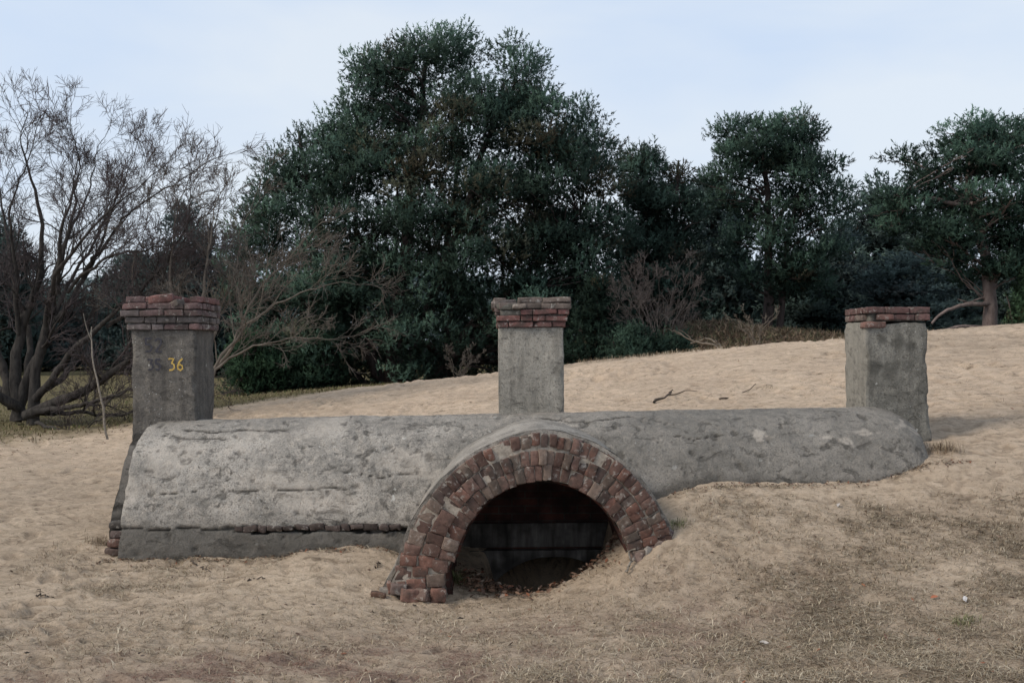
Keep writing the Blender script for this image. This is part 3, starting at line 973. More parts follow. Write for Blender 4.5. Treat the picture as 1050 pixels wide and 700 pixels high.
def slab(name, x0, x1, y, z0f, z1, thick, mat, n=60, seed=3, parent=None):
    xs = np.linspace(x0, x1, n); m = 14
    g = Geo()
    low = np.array([z0f(x) for x in xs])
    T = np.linspace(0, 1, m)
    Zf = low[:, None] + (z1 - low[:, None]) * T[None, :]
    Xf = np.repeat(xs[:, None], m, 1)
    Yf = y + .006 * fbm(Xf * 9, Zf * 9, None, 3, seed)
    V = np.stack([Xf, Yf, Zf], 2).reshape(-1, 3)
    g.add(V, grid_faces(n, m))
    for zz in (low, np.full(n, z1)):
        V = np.stack([np.stack([xs, np.full(n, y), zz], 1), np.stack([xs, np.full(n, y + thick), zz], 1)], 1).reshape(-1, 3)
        g.add(V, grid_faces(n, 2))
    g.add(V * 0 + V, grid_faces(n, 2)) if False else None
    V2 = np.stack([Xf, np.full_like(Xf, y + thick), Zf], 2).reshape(-1, 3)
    g.add(V2, grid_faces(n, m)[:, ::-1])
    return part(name, g.mesh(name, True), mat, parent)


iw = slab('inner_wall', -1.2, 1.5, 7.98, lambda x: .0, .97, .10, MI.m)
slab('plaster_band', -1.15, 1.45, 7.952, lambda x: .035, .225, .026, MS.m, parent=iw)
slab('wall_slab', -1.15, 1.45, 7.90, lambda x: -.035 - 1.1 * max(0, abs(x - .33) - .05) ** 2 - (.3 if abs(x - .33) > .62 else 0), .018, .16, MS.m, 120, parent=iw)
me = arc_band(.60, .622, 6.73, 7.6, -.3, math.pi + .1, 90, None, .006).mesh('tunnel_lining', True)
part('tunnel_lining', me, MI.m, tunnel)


# ------------------------------------------------------------------ vegetation tools
def unit(v): return v / np.maximum(np.linalg.norm(v, axis=-1, keepdims=True), 1e-9)


def tufts_mesh(name, pos, axis, size, col, nb=9, bw=.09, spread=.75, rg=rng, nrm=None):
    N = len(pos)
    ax = unit(axis)
    base = pos[:, None, :] + ax[:, None, :] * (size[:, None] * rg.uniform(-.2, .9, (N, nb)))[..., None]
    d = unit(ax[:, None, :] + spread * rg.normal(0, 1, (N, nb, 3)))
    L = (size[:, None] * rg.uniform(.38, .62, (N, nb)))[..., None]
    face = rg.normal(0, 1, (N, nb, 3)) if nrm is None else nrm[:, None, :] + .45 * rg.normal(0, 1, (N, nb, 3))
    sd = unit(np.cross(d, face)) * (size[:, None, None] * bw)
    A = base - sd; B = base + sd; T = base + d * L
    V = np.stack([A, B, T], 2).reshape(-1, 3)
    Fc = np.arange(len(V)).reshape(-1, 3)
    c = np.repeat(col, nb * 3, axis=0)
    c = c * np.repeat(rg.uniform(.88, 1.12, (N * nb, 1)), 3, axis=0)
    me = mk_mesh(name, V, Fc, c)
    if nrm is not None:
        at_ = me.attributes.new('Nrm', 'FLOAT_VECTOR', 'POINT')
        nn = unit(nrm[:, None, :] + .25 * d)
        at_.data.foreach_set('vector', np.repeat(nn.reshape(-1, 3), 3, axis=0).astype(np.float32).ravel())
    return me


class Tubes:
    def __init__(s): s.v, s.f, s.n = [], [], 0

    def add(s, pts, rad, k=5):
        P = np.asarray(pts, float); m = len(P)
        if m < 2: return
        rad = np.broadcast_to(np.asarray(rad, float), (m,))
        T = np.empty_like(P); T[1:-1] = P[2:] - P[:-2]; T[0] = P[1] - P[0]; T[-1] = P[-1] - P[-2]
        T = unit(T)
        ref = np.array([0.31, .95, .05]) if abs(T[0, 1]) < .8 else np.array([1., 0, .1])
        U = unit(np.cross(T, ref)); W = np.cross(T, U)
        a = np.arange(k) / k * 2 * math.pi
        V = P[:, None, :] + rad[:, None, None] * (np.cos(a)[None, :, None] * U[:, None, :] + np.sin(a)[None, :, None] * W[:, None, :])
        s.v.append(V.reshape(-1, 3))
        i = np.arange(m - 1)[:, None] * k + np.arange(k)[None, :]
        j = np.arange(m - 1)[:, None] * k + (np.arange(k)[None, :] + 1) % k
        s.f.append(np.stack([i, j, j + k, i + k], 2).reshape(-1, 4) + s.n)
        s.n += m * k

    def mesh(s, name, smooth=True):
        return mk_mesh(name, np.concatenate(s.v), np.concatenate(s.f), None, smooth)


def smooth_path(pts, n, wob=0.0, rg=rng):
    P = np.asarray(pts, float)
    d = np.concatenate([[0], np.cumsum(np.linalg.norm(np.diff(P, axis=0), axis=1))])
    t = np.linspace(0, d[-1], n)
    # catmull-ish : cubic through chord via repeated corner smoothing
    Q = np.stack([np.interp(t, d, P[:, i]) for i in range(3)], 1)
    for _ in range(3):
        Q[1:-1] = (Q[:-2] + 2 * Q[1:-1] + Q[2:]) / 4
    if wob:
        w = np.cumsum(rg.normal(0, wob, Q.shape), axis=0); w -= np.linspace(0, 1, n)[:, None] * w[-1]
        Q += w
    return Q


TWIGS = []


def flush_twigs(tb, rg, sub=2):
    """all the finest twigs of a tree at once, each with a few side shoots"""
    A = np.array(TWIGS, float); TWIGS.clear()
    if not len(A): return
    def batch(p, d, L, r):
        n = len(p); pts = [p]; cur = unit(d)
        for i in range(4):
            cur = unit(cur + rg.normal(0, .13, (n, 3)) + [0, 0, .04])
            pts.append(pts[-1] + cur * (L / 4)[:, None])
        P = np.stack(pts, 1)
        rad = r[:, None] * np.linspace(1, .45, 5)[None, :]
        ref = unit(rg.normal(0, 1, (n, 3))); U = unit(np.cross(cur, ref)); W = np.cross(cur, U)
        a = np.arange(3) / 3 * 2 * math.pi
        off = np.cos(a)[None, :, None] * U[:, None, :] + np.sin(a)[None, :, None] * W[:, None, :]
        V = (P[:, :, None, :] + rad[:, :, None, None] * off[:, None, :, :]).reshape(-1, 3)
        i4 = np.arange(4)[:, None] * 3; k = np.arange(3)[None, :]; k2 = (k + 1) % 3
        q = np.stack([i4 + k, i4 + k2, i4 + k2 + 3, i4 + k + 3], 2).reshape(-1, 4)
        Fc = (q[None] + (np.arange(n) * 15)[:, None, None]).reshape(-1, 4) + tb.n
        tb.v.append(V); tb.f.append(Fc); tb.n += len(V)
        return P
    p, d, L, r = A[:, :3], A[:, 3:6], A[:, 6], np.clip(A[:, 7], .0045, .008)
    P = batch(p, d, L, r)
    for k in range(sub):
        n = len(P); f = rg.integers(1, 4, n)
        q = P[np.arange(n), f]; dd = unit(P[np.arange(n), f + 1] - q)
        side = unit(np.cross(dd, rg.normal(0, 1, (n, 3)))); a = rg.uniform(.5, 1.0, (n, 1))
        batch(q, dd * np.cos(a) + side * np.sin(a), L * rg.uniform(.35, .7, n), np.full(n, .0038))


def grow(tb, p, d, L, r, lvl, rg, maxl, up=.12, kids=(5, 5, 4, 3), crook=.22, kk=None, shrink=(.42, .68)):
    if lvl >= maxl:
        TWIGS.append((*p, *d, L, r)); return
    n = 7 if lvl < 2 else 6
    pts = [np.array(p, float)]; dirs = [unit(np.array(d, float))]
    cur = dirs[0]
    for i in range(n):
        cur = unit(cur + rg.normal(0, crook, 3) + np.array([0, 0, up * (.5 if lvl < 1 else 1)]))
        pts.append(pts[-1] + cur * L / n); dirs.append(cur)
    rr = np.linspace(r, max(r * .35, .0032), n + 1)
    tb[min(lvl, len(tb) - 1)].add(pts, rr, 6 if r > .03 else (4 if r > .012 else 3))
    for c in range(kids[min(lvl, len(kids) - 1)]):
        f = rg.uniform(.22, .98); i = min(n - 1, int(f * n)); q = pts[i] + (pts[i + 1] - pts[i]) * (f * n - i)
        dd = dirs[i]
        side = unit(np.cross(dd, rg.normal(0, 1, 3)))
        a = rg.uniform(.35, .85)
        nd = dd * math.cos(a) + side * math.sin(a)
        grow(tb, q, nd, L * rg.uniform(*shrink) * (1.15 - .5 * f), rr[i] * rg.uniform(.45, .7), lvl + 1, rg, maxl, up, kids, crook, kk, shrink)


def bare_tree(name, label, base, limbs, rg, maxl=3, group=None, cat='tree', bark=BARK, twig=TWIG, up=.12, kids=(6, 5, 4, 3), spawn=9, L1=1.7, crook=.22, rs=1.0, shrink=(.42, .68)):
    """limbs: list of (points, r0, r1)"""
    root = empty(name, tuple(base), label, cat, group)
    wood = Tubes(); tw = Tubes()
    for (pts, r0, r1) in limbs:
        n = 26
        Q = smooth_path(pts, n, .02 if r0 > .03 else .012, rg)
        R = r0 * rs * (1 - np.linspace(0, 1, n)) ** 1.25 + r1 * .55
        R = R * (1 + .08 * rg.normal(0, 1, n).cumsum() / 4)
        R = np.maximum(R, r1 * .4)
        wood.add(Q, R, 9 if r0 > .05 else 6)
        T = unit(np.gradient(Q, axis=0))
        Ltot = np.linalg.norm(np.diff(Q, axis=0), axis=1).sum()
        cnt = max(3, int(spawn * Ltot / 3.2))
        for c in range(cnt):
            f = rg.uniform(.30, 1.0) if c > 0 else 1.0
            i = min(n - 1, int(f * (n - 1)))
            side = unit(np.cross(T[i], rg.normal(0, 1, 3)))
            if side[2] < -.3: side[2] *= -.4
            a = rg.uniform(.35, .95) if c > 0 else .1
            nd = T[i] * math.cos(a) + side * math.sin(a)
            rad = min(R[i] * .5, .028) if c > 0 else R[i]
            grow([wood, tw, tw, tw, tw], Q[i], nd, L1 * rg.uniform(.55, 1.1) * (1.2 - .45 * f), rad, 0, rg, maxl, up, kids, crook, None, shrink)
    flush_twigs(tw, rg)
    B = np.asarray(base, float)
    for t, nm, m in ((wood, 'trunk', bark), (tw, 'crown', twig)):
        if not t.v: continue
        t.v = [v - B for v in t.v]
        link(nm, t.mesh(nm), m, root)
    return root


def pine(name, label, base, env, ncl, rcl, ntuft, tsize, stems, rg, green=(.036, .066, .045), brown=.06, depth=.75, shell=.4, nb=9, group=None, limbfrac=.5, bark=PBARK, flat=.62, haze=0.0, cat='pine', bw=.085, under=0.0, keep=None, share=None, clump=None):
    """env: list (z, xl, xr) metres relative to base; stems: list (points rel, r0, r1)"""
    root = empty(name, tuple(base), label, cat, group)
    E = np.array(sorted(env), float)
    zs = np.linspace(E[0, 0], E[-1, 0], 200)
    xl = np.interp(zs, E[:, 0], E[:, 1]); xr = np.interp(zs, E[:, 0], E[:, 2])
    w = np.maximum(xr - xl, .05) * (1.25 - .5 * (zs - zs[0]) / (zs[-1] - zs[0])); cdf = np.cumsum(w); cdf /= cdf[-1]
    C, RR = [], []
    tries = 0
    while len(C) < ncl and tries < ncl * 8:
        tries += 1
        z = np.interp(rg.random(), cdf, zs)
        a, b = np.interp(z, zs, xl), np.interp(z, zs, xr)
        r = rcl * rg.uniform(.65, 1.3)
        hw = max((b - a) / 2 - r * .55, .05)
        th = rg.uniform(0, 2 * math.pi); rho = rg.random() ** shell
        p = np.array([(a + b) / 2 + hw * rho * math.cos(th), hw * depth * rho * math.sin(th), min(z, E[-1, 0] - r * flat * .7)])
        if keep is not None and not keep(p): continue
        if clump is not None and vnoise(p[0] / clump, p[1] / clump, p[2] / clump * 1.7, 5) < -.12: continue
        C.append(p); RR.append(r)
    C = np.array(C); RR = np.array(RR)
    tone = np.clip(1.0 + .55 * vnoise(C[:, 0] / 1.3, C[:, 1] / 1.3, C[:, 2] / .9, 9) + .22 * rg.normal(0, 1, len(C)), .5, 1.8)
    isb = rg.random(len(C)) < brown
    P, A, S, K, NR = [], [], [], [], []
    g0 = np.array(green)
    top, bot = C[:, 2].max(), C[:, 2].min()
    for c, r, t, br in zip(C, RR, tone, isb):
        n = int(ntuft * (r / rcl) ** 2 * rg.uniform(.8, 1.2))
        d = unit(rg.normal(0, 1, (n, 3)) + np.array([0, 0, .25]))
        rad = rg.random(n) ** .3
        # sub-lobes make the outline of each clump uneven
        lob = 1 + .35 * vnoise(d[:, 0] * 2.2 + c[0] * 5, d[:, 1] * 2.2 + c[1] * 5, d[:, 2] * 2.2, 3)
        p = c + d * np.array([r, r, r * flat]) * (rad * lob)[:, None]
        P.append(p); A.append(unit(d * .8 + np.array([0, 0, .55]) + .35 * rg.normal(0, 1, (n, 3))))
        S.append(tsize * rg.uniform(.7, 1.3, n)); NR.append(unit(d + [0, 0, .25]))
        col = g0 * t * (.75 + .55 * np.clip(d[:, 2:3] * rad[:, None], -.5, 1)) * (1 + .12 * rg.normal(0, 1, (n, 1)))  # clump tops lighter, undersides darker: shading put into the needle colour
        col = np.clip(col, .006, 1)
        if br: col = col * .45 + np.array([.085, .058, .034]) * rg.uniform(.6, 1.1, (n, 1))
        K.append(col)
    P = np.concatenate(P); A = np.concatenate(A); S = np.concatenate(S); K = np.concatenate(K); NR = np.concatenate(NR)
    if haze: K = K * (1 - haze) + np.array([.13, .17, .19]) * haze  # aerial haze mixed into the needle colour
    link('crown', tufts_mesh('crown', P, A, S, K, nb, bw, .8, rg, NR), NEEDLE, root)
    # trunk(s) and limbs
    tb = Tubes()
    paths = []
    for (pts, r0, r1) in stems:
        Q = smooth_path(pts, 22, .03 * (r0 / .2), rg)
        R = np.linspace(r0, r1, 22); R[0] *= 1.25; R[1] *= 1.1
        tb.add(Q, R, 10)
        paths.append((Q, R))
    for c, r in zip(C, RR):
        if rg.random() > limbfrac: continue
        Q, R = min(paths, key=lambda q: np.min(np.linalg.norm(q[0] - (c - np.array([0, 0, .25 * np.hypot(c[0], c[1])])), axis=1)))
        tgt = c - np.array([0, 0, .1])
        horiz = np.hypot(*(Q[:, :2] - c[:2]).T)
        cost = np.abs(Q[:, 2] - (c[2] - .35 * horiz - .15))
        i = int(np.argmin(cost)); i = max(i, 3)
        q = Q[i]
        mid = (q + tgt) / 2 + np.array([0, 0, .06 * np.linalg.norm(tgt - q)]) + rg.normal(0, .12, 3)
        path = smooth_path([q, mid, tgt], 9, .03, rg)
        r0 = min(R[i] * .5, .02 + .016 * np.linalg.norm(tgt - q))
        tb.add(path, np.linspace(r0, .012, 9), 5)
        for _ in range(2):
            d = unit(rg.normal(0, 1, 3)) * r * .8; d[2] = abs(d[2]) * .5
            tb.add(smooth_path([path[6], path[6] + d * .5 + rg.normal(0, .05, 3), tgt + d], 5, .02, rg), np.linspace(.018, .007, 5), 3)
    link('trunk', tb.mesh('trunk'), bark, root)
    return root


def env_px(rows, base, Y):
    s = F / Y
    out = []
    for (py, xl, xr) in rows:
        out.append((EYE + (HOR - py) / s - base[2], (xl - 525) / s - base[0], (xr - 525) / s - base[0]))
    return out


# ---- the great pine behind the middle pillar
Y = 27.0
b = at(405, 392, Y)
envb = env_px([(42, 400, 565), (60, 362, 578), (78, 345, 590), (100, 336, 606), (135, 320, 630), (152, 288, 638), (180, 256, 644), (215, 236, 650), (260, 226, 655), (300, 222, 658), (340, 220, 655), (370, 222, 640), (392, 235, 570), (404, 250, 390)], b, Y)


def keep_big(p):
    x, y, z = p
    if abs(x - 2.5) < .42 and z > 7.9: return False
    if z > 8.75 and x > 3.0 and rng.random() < .6: return False
    # open, shaded underside in front of the trunks
    if z < 2.0 and -1.2 < x < 3.4 and y < 2.2 and rng.random() < .55: return False
    if z < 3.0 and -.2 < x < 2.8 and y < 1.5 and rng.random() < .25: return False
    return True


st = [([(0, 0, -.3), (.1, 0, 2), (.5, .2, 5), (.9, 0, 8.8)], .26, .05), ([(.3, .2, -.2), (.8, .4, 2), (2.0, .4, 5), (3.0, .3, 8.3)], .20, .04), ([(-.3, .1, -.2), (-.9, 0, 1.6), (-2.0, -.3, 4.2), (-2.6, 0, 6.8)], .18, .04),
      ([(.9, -.3, -.2), (1.7, -.2, 1.2), (3.4, -.3, 2.6), (5.0, 0, 4.6)], .15, .035), ([(-.6, -.2, -.2), (-1.6, -.4, .8), (-3.2, -.4, 1.7), (-4.3, 0, 3.6)], .13, .03), ([(1.3, .5, -.2), (1.5, .6, 2), (1.3, .9, 4), (1.8, .8, 7)], .15, .03)]
pine('pine_tree', 'tallest and broadest dark green pine, a huge dome behind the middle pillar', b, envb, 820, .60, 84, .165, st, np.random.default_rng(5), green=(.10, .160, .118), brown=.14, depth=.62, shell=.36, keep=keep_big, nb=11, bw=.085, limbfrac=.35)

# ---- pines on the right
Y = 31.0
b = at(787, 352, Y)
rows = [(115, 762, 800), (122, 738, 852), (140, 718, 864), (160, 712, 878), (185, 708, 872), (215, 716, 880), (240, 722, 890), (265, 730, 880), (300, 722, 868)]
pine('pine_tree', 'tall open crowned pine with sky gaps between the middle and right pillars', b, env_px(rows, b, Y), 135, .60, 74, .185,
     [([(0, 0, -.6), (.02, 0, 3), (-.1, 0, 5), (-.15, 0, 6.7)], .20, .04), ([(.25, .1, -.6), (.5, .1, 2.6), (.9, 0, 4.5), (1.4, 0, 6.4)], .13, .03), ([(.05, 0, 3.0), (.5, 0, 4.3), (2.0, .1, 5.4)], .08, .025)],
     np.random.default_rng(6), green=(.104, .170, .124), brown=.02, shell=.55, limbfrac=.6, flat=.55, clump=.9, nb=11)
b = at(672, 372, 30.0)
pine('pine_tree', 'slim pine with two pointed tips just right of the great domed pine', b, env_px([(152, 648, 695), (160, 636, 708), (185, 626, 716), (230, 624, 730), (290, 620, 732), (330, 620, 730), (365, 625, 720)], b, 30.0), 200, .58, 70, .18,
     [([(0, 0, -.5), (.05, 0, 3), (-.35, 0, 6.3)], .17, .03), ([(.3, .2, -.5), (.5, 0, 3), (.7, 0, 6.1)], .14, .03)],
     np.random.default_rng(7), green=(.096, .152, .116), brown=.10, shell=.5, limbfrac=.6, keep=lambda p: not (p[2] > 5.2 and abs(p[0] - .15) < .35), nb=11)
b = at(1017, 334, 26.0)
rows = [(120, 985, 1050), (132, 968, 1085), (150, 925, 1095), (160, 912, 1100), (185, 905, 1105), (205, 893, 1110), (225, 900, 1105), (245, 930, 1095), (262, 950, 1080), (285, 975, 1075)]
pine('pine_tree', 'layered pine with a bare leaning trunk beyond the right pillar', b, env_px(rows, b, 26.0), 175, .52, 72, .165,
     [([(0, 0, -.5), (-.05, 0, .6), (.0, 0, 1.4), (-.2, 0, 2.3), (-.6, 0, 3.6), (-.3, 0, 5.0)], .20, .04), ([(-.02, 0, 1.0), (.3, .1, 1.7), (.9, 0, 1.9), (1.5, 0, 2.6), (2.0, 0, 3.8)], .13, .03), ([(-.3, 0, 3), (-1.4, 0, 3.3), (-2.6, 0, 3.3)], .07, .02),
      ([(-.06, -.05, .55), (-.8, -.2, .52), (-1.35, -.3, .35), (-1.7, -.3, .05)], .065, .03), ([(0, -.1, -.05), (-1.0, -.3, .0), (-1.9, -.4, -.25)], .06, .025), ([(-.1, 0, .8), (-.6, 0, .62), (-.9, 0, .7)], .03, .012)],
     np.random.default_rng(8), green=(.106, .178, .128), brown=.0, shell=.6, limbfrac=.6, flat=.42, nb=11, bark=mat_plain('pink_pine_bark', (.10, .075, .068), (.25, .195, .175), 9, stretch=(1, 1, .4), bump=.9, dist=.03), clump=.8)

# ---- belt of pines farther back: individual trees that share a few crowns
MASS = 'pines in the dark belt behind the dunes'
belt = [  # px centre, py top, width px, Y, kind, haze, label
    (905, 182, 120, 40, 0), (730, 188, 120, 38, 1), (855, 232, 100, 36, 2), (958, 222, 110, 37, 1), (1045, 262, 90, 33, 0), (820, 262, 90, 35, 0), (925, 262, 120, 33, 2), (1100, 200, 120, 38, 2),
    (192, 212, 88, 38, 2), (140, 262, 100, 42, 1), (0, 222, 90, 40, 0), (70, 300, 120, 48, 1), (235, 270, 90, 40, 0), (-70, 250, 120, 42, 2), (690, 240, 90, 42, 0), (780, 280, 110, 40, 1), (1170, 230, 120, 40, 1), (30, 290, 80, 45, 2)]
blabels = [
    'hazy blue green pine in the gap between the open crowned pine and the layered pine', 'dark pine behind the open crowned pine, left of its trunk', 'bushy pine whose crown shows right behind the open crowned pine',
    'pine behind the left limbs of the layered pine', 'low bushy green pine at the right edge behind the bare trunk', 'low pine filling in below the open crowned pine', 'broad low hazy pine above the right pillar',
    'pine at the far right edge behind the layered pine', 'pointed hazy pine rising behind the bare trees left of the great pine', 'grey green pine above the left pillar seen through bare twigs', 'dark pine at the left edge behind the oak',
    'distant low pine behind the oak limbs', 'pine between the left pillar and the great pine', 'pine beyond the left edge of the oak', 'dark pine behind the slim two tipped pine', 'low pine behind the pale bare shrub',
    'pine past the right edge of the wood', 'small distant pine seen between the oak stems']
protos = []
for k in range(3):
    rgk = np.random.default_rng(40 + k)
    H, W = 6.5, 1.9
    env = [(.4, -W * .9, W * .9), (1.5, -W, W), (3.2, -W * .95, W), (4.6, -W * .8, W * .8), (5.7, -W * .5, W * .55), (6.5, -W * .15, W * .2)]
    protos.append((env, 105, rgk))
srcs = {}
for (px, py, wpx, Yb, k), lab in zip(belt, blabels):
    x = (px - 525) / F * Yb
    zb_ = gz(x, Yb) - .1
    H = EYE + (HOR - py) / F * Yb - zb_
    W = wpx / F * Yb / 2
    if k not in srcs:
        env, n, rgk = protos[k]
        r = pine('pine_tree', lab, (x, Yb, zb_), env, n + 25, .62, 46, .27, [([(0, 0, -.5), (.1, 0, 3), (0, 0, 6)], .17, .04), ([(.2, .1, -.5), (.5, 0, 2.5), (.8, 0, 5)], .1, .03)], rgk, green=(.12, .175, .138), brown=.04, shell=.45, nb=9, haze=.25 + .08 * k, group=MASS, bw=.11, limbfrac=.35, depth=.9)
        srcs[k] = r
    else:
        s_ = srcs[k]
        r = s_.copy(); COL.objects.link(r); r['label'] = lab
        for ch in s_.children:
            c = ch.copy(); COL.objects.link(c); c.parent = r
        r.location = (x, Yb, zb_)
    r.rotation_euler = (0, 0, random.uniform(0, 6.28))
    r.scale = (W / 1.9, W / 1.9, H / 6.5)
# far wood closing the horizon
rgw = np.random.default_rng(77)
n = 30000
fx = rgw.uniform(-62, 66, n); fy = rgw.uniform(58, 66, n)
top = 5.2 + 1.6 * fbm(fx * .22, fx * 0 + 2, None, 4, 3) + 1.0 * (fx > 0)
fz = .4 + (top) * rgw.random(n) ** .75
P = np.stack([fx, fy, fz], 1)
colw = np.array([.14, .18, .175]) * (.65 + .7 * rgw.random((n, 1)) ** 2) * (.6 + .5 * (fz / top)[:, None])  # bluish haze of distance put into the colour
o = link('distant_woodland', tufts_mesh('distant_woodland', P, rgw.normal(0, .5, (n, 3)) + np.array([0, 0, .8]), rgw.uniform(.5, .9, n), colw, 6, .16, .8, rgw), NEEDLE_FAR)
tag(o, 'dark distant wood closing the view behind the pines', 'woodland', kind='stuff')

# ---- evergreen shrubs
def shrub(label, px, py, wpx, hpx, Y, n, rg, green=(.050, .085, .06), brown=.02, name='evergreen_shrub', cat='shrub', group=None, ts=.15):
    b = at(px, py, Y); b[2] = gz(b[0], b[1]) - .05
    H = EYE + (HOR - (py - hpx)) / F * Y - b[2]; W = wpx / F * Y / 2
    return pine(name, label, b, [(.05, -W * .9, W * .9), (H * .4, -W, W), (H * .75, -W * .7, W * .75), (H, -W * .25, W * .3)], n, .38, 46, ts, [([(0, 0, -.1), (.1, 0, H * .4), (0, 0, H * .8)], .06, .02), ([(.1, 0, -.1), (-.3, 0, H * .3), (-.5, 0, H * .7)], .04, .015)], rg, green, brown, .8, .45, 8, group, .3, cat=cat)


G2 = 'evergreen shrubs at the foot of the pines'
shrub('dark evergreen shrub right behind the middle pillar', 612, 376, 72, 90, 24, 60, np.random.default_rng(21), group=G2)
shrub('low dark evergreen shrub left of the twiggy grey bush', 652, 374, 64, 38, 22, 40, np.random.default_rng(22), group=G2)
shrub('low evergreen shrub between the twiggy grey bush and the brown heath mound', 690, 368, 40, 26, 22.5, 20, np.random.default_rng(23), group=G2)
shrub('bright green shrub at the right edge beside the leaning pine trunk', 1052, 332, 44, 55, 25, 34, np.random.default_rng(24), green=(.075, .13, .07), group=G2)
shrub('drooping evergreen shrub at the lower left skirt of the great pine', 262, 412, 70, 70, 24, 55, np.random.default_rng(25), green=(.055, .10, .055), group=G2)
shrub('evergreen shrub in front of the great pine skirt', 330, 402, 80, 60, 24.5, 60, np.random.default_rng(26), green=(.052, .092, .058), group=G2)

# ---- bare oak on the left
Yo = 17.0
def L(*pts, Y=Yo): return [at(p[0], p[1], Y + (p[2] if len(p) > 2 else 0)) for p in pts]
ob = at(33, 438, Yo); ob[2] = gz(ob[0], ob[1])
limbs = [
    (L((35, 440), (34, 405), (40, 372), (55, 320), (68, 265), (80, 225), (78, 185)), .13, .03),
    (L((20, 432, .3), (14, 400, .4), (20, 350, .6), (38, 290, .6), (42, 225, .5), (30, 175, .4), (22, 150, .3)), .15, .025),
    (L((18, 430, .4), (26, 395, .4), (48, 340, .4), (85, 285, .6), (110, 235, .8), (122, 190, .8)), .12, .022),
    (L((28, 425), (60, 413, -.3), (95, 400, -.6), (118, 382, -.8), (138, 366, -.8), (152, 330, -.8), (168, 280, -.8), (190, 235, -.8)), .115, .025),
    (L((36, 412), (60, 385, -.2), (85, 350, -.4), (110, 335, -.5), (150, 300, -.6), (185, 262, -.6), (205, 225, -.5)), .085, .02),
    (L((36, 402, .4), (66, 382, .5), (82, 352, .6), (100, 318, .8), (95, 290, .9), (112, 265, 1)), .08, .02),
    (L((36, 420, -.2), (80, 417, -.5), (110, 409, -.8), (135, 402, -.9), (158, 398, -1.0)), .062, .02),
    (L((38, 424, .2), (80, 427, .1), (118, 424, 0), (150, 416, 0), (170, 420, 0)), .055, .018),
    (L((38, 432, -.3), (60, 440, -.7), (84, 446, -.9), (104, 428, -1.2), (130, 424, -1.3)), .04, .015),
    (L((18, 418, .2), (2, 402), (-25, 388), (-60, 340), (-80, 270)), .11, .025),
    (L((16, 420, .4), (0, 360, .7), (-20, 300, .8), (-30, 240, 1), (-20, 190, 1)), .11, .022),
    (L((20, 412, .6), (-6, 396, .8), (-50, 370, 1), (-90, 340, 1)), .07, .02),
    (L((26, 400, .7), (30, 340, 1.4), (10, 270, 1.8), (2, 215, 2.0), (-5, 170, 2)), .08, .02),
    (L((45, 350, .3), (60, 300, -.4), (95, 240, -.9), (135, 205, -1.1), (155, 180, -1.2)), .06, .014),
    (L((60, 300, 0), (55, 240, -.6), (72, 185, -1), (74, 150, -1), (72, 130, -1)), .05, .012),
    (L((110, 335, -.5), (140, 318, -.3), (170, 300, 0), (215, 255, .2), (225, 210, .3)), .045, .012),
    (L((55, 320), (62, 260, .4), (92, 200, .7), (100, 150, .8)), .05, .012), (L((20, 350, .6), (8, 280, .2), (10, 210, -.2), (30, 160, -.4), (38, 130, -.4)), .055, .012),
    (L((85, 285, .6), (130, 225, .2), (175, 190, 0), (200, 175, 0)), .045, .012), (L((0, 360, .7), (-15, 280, .2), (-5, 210, 0), (0, 160, 0)), .05, .012),
    (L((48, 340, .4), (80, 270, 1.2), (120, 200, 1.5), (140, 150, 1.5)), .045, .012), (L((70, 300, -.4), (110, 270, -.8), (160, 250, -1), (205, 250, -1)), .04, .012)]
bare_tree('oak_tree', 'leafless spreading oak with thick low limbs at the left edge', ob, limbs, np.random.default_rng(31), maxl=2, kids=(6, 5, 4), spawn=8, L1=1.2, crook=.18, up=.05, rs=.75, shrink=(.5, .8))

# ---- bare tree behind the left pillar
Y2 = 15.5
b2 = at(196, 428, Y2); b2[2] = gz(b2[0], b2[1])
limbs = [
    (L((198, 430), (205, 395), (225, 362), (250, 330), (280, 310), (320, 296), (358, 290), Y=Y2), .05, .010),
    (L((200, 425), (212, 385), (240, 345), (262, 300), (290, 265), (318, 240), Y=Y2 + .2), .05, .010),
    (L((197, 425), (200, 370), (205, 310), (215, 255), (225, 200), Y=Y2 + .4), .055, .010),
    (L((196, 425), (185, 370), (175, 310), (178, 250), (192, 190), Y=Y2 + .6), .05, .010),
    (L((199, 420), (225, 372), (265, 350), (300, 345), (335, 348), Y=Y2 - .3), .035, .008),
    (L((198, 428), (218, 350), (238, 290), (250, 240), (262, 200), Y=Y2 + .9), .04, .009),
    (L((197, 428), (170, 380), (150, 330), (140, 280), (150, 230), Y=Y2 + 1), .045, .009)]
bare_tree('thorn_tree', 'thin leafless tree fanning out right behind the left pillar', b2, limbs, np.random.default_rng(32), maxl=2, kids=(6, 5, 4), spawn=8, L1=1.1, crook=.18, bark=BARK2, twig=TWIG2, up=.03, rs=.7, shrink=(.45, .75))

# pale leaning dead stem beside the left pillar
tb = Tubes(); bs = at(110, 441, 14.0); bs[2] = gz(bs[0], bs[1])
pth = smooth_path([bs, at(104, 412, 14), at(98, 380, 14.1), at(95, 352, 14.2), at(94, 335, 14.3)], 16, .008)
tb.add(pth - bs, np.linspace(.018, .007, 16), 7)
tb.add(smooth_path([pth[13], pth[13] + [-.08, 0, .15], pth[13] + [-.12, 0, .4]], 5) - bs, np.linspace(.009, .004, 5), 4)
o = link('dead_sapling', tb.mesh('dead_sapling'), DEAD); o.location = bs
tag(o, 'thin pale leaning dead stem between the oak and the left pillar', 'sapling')

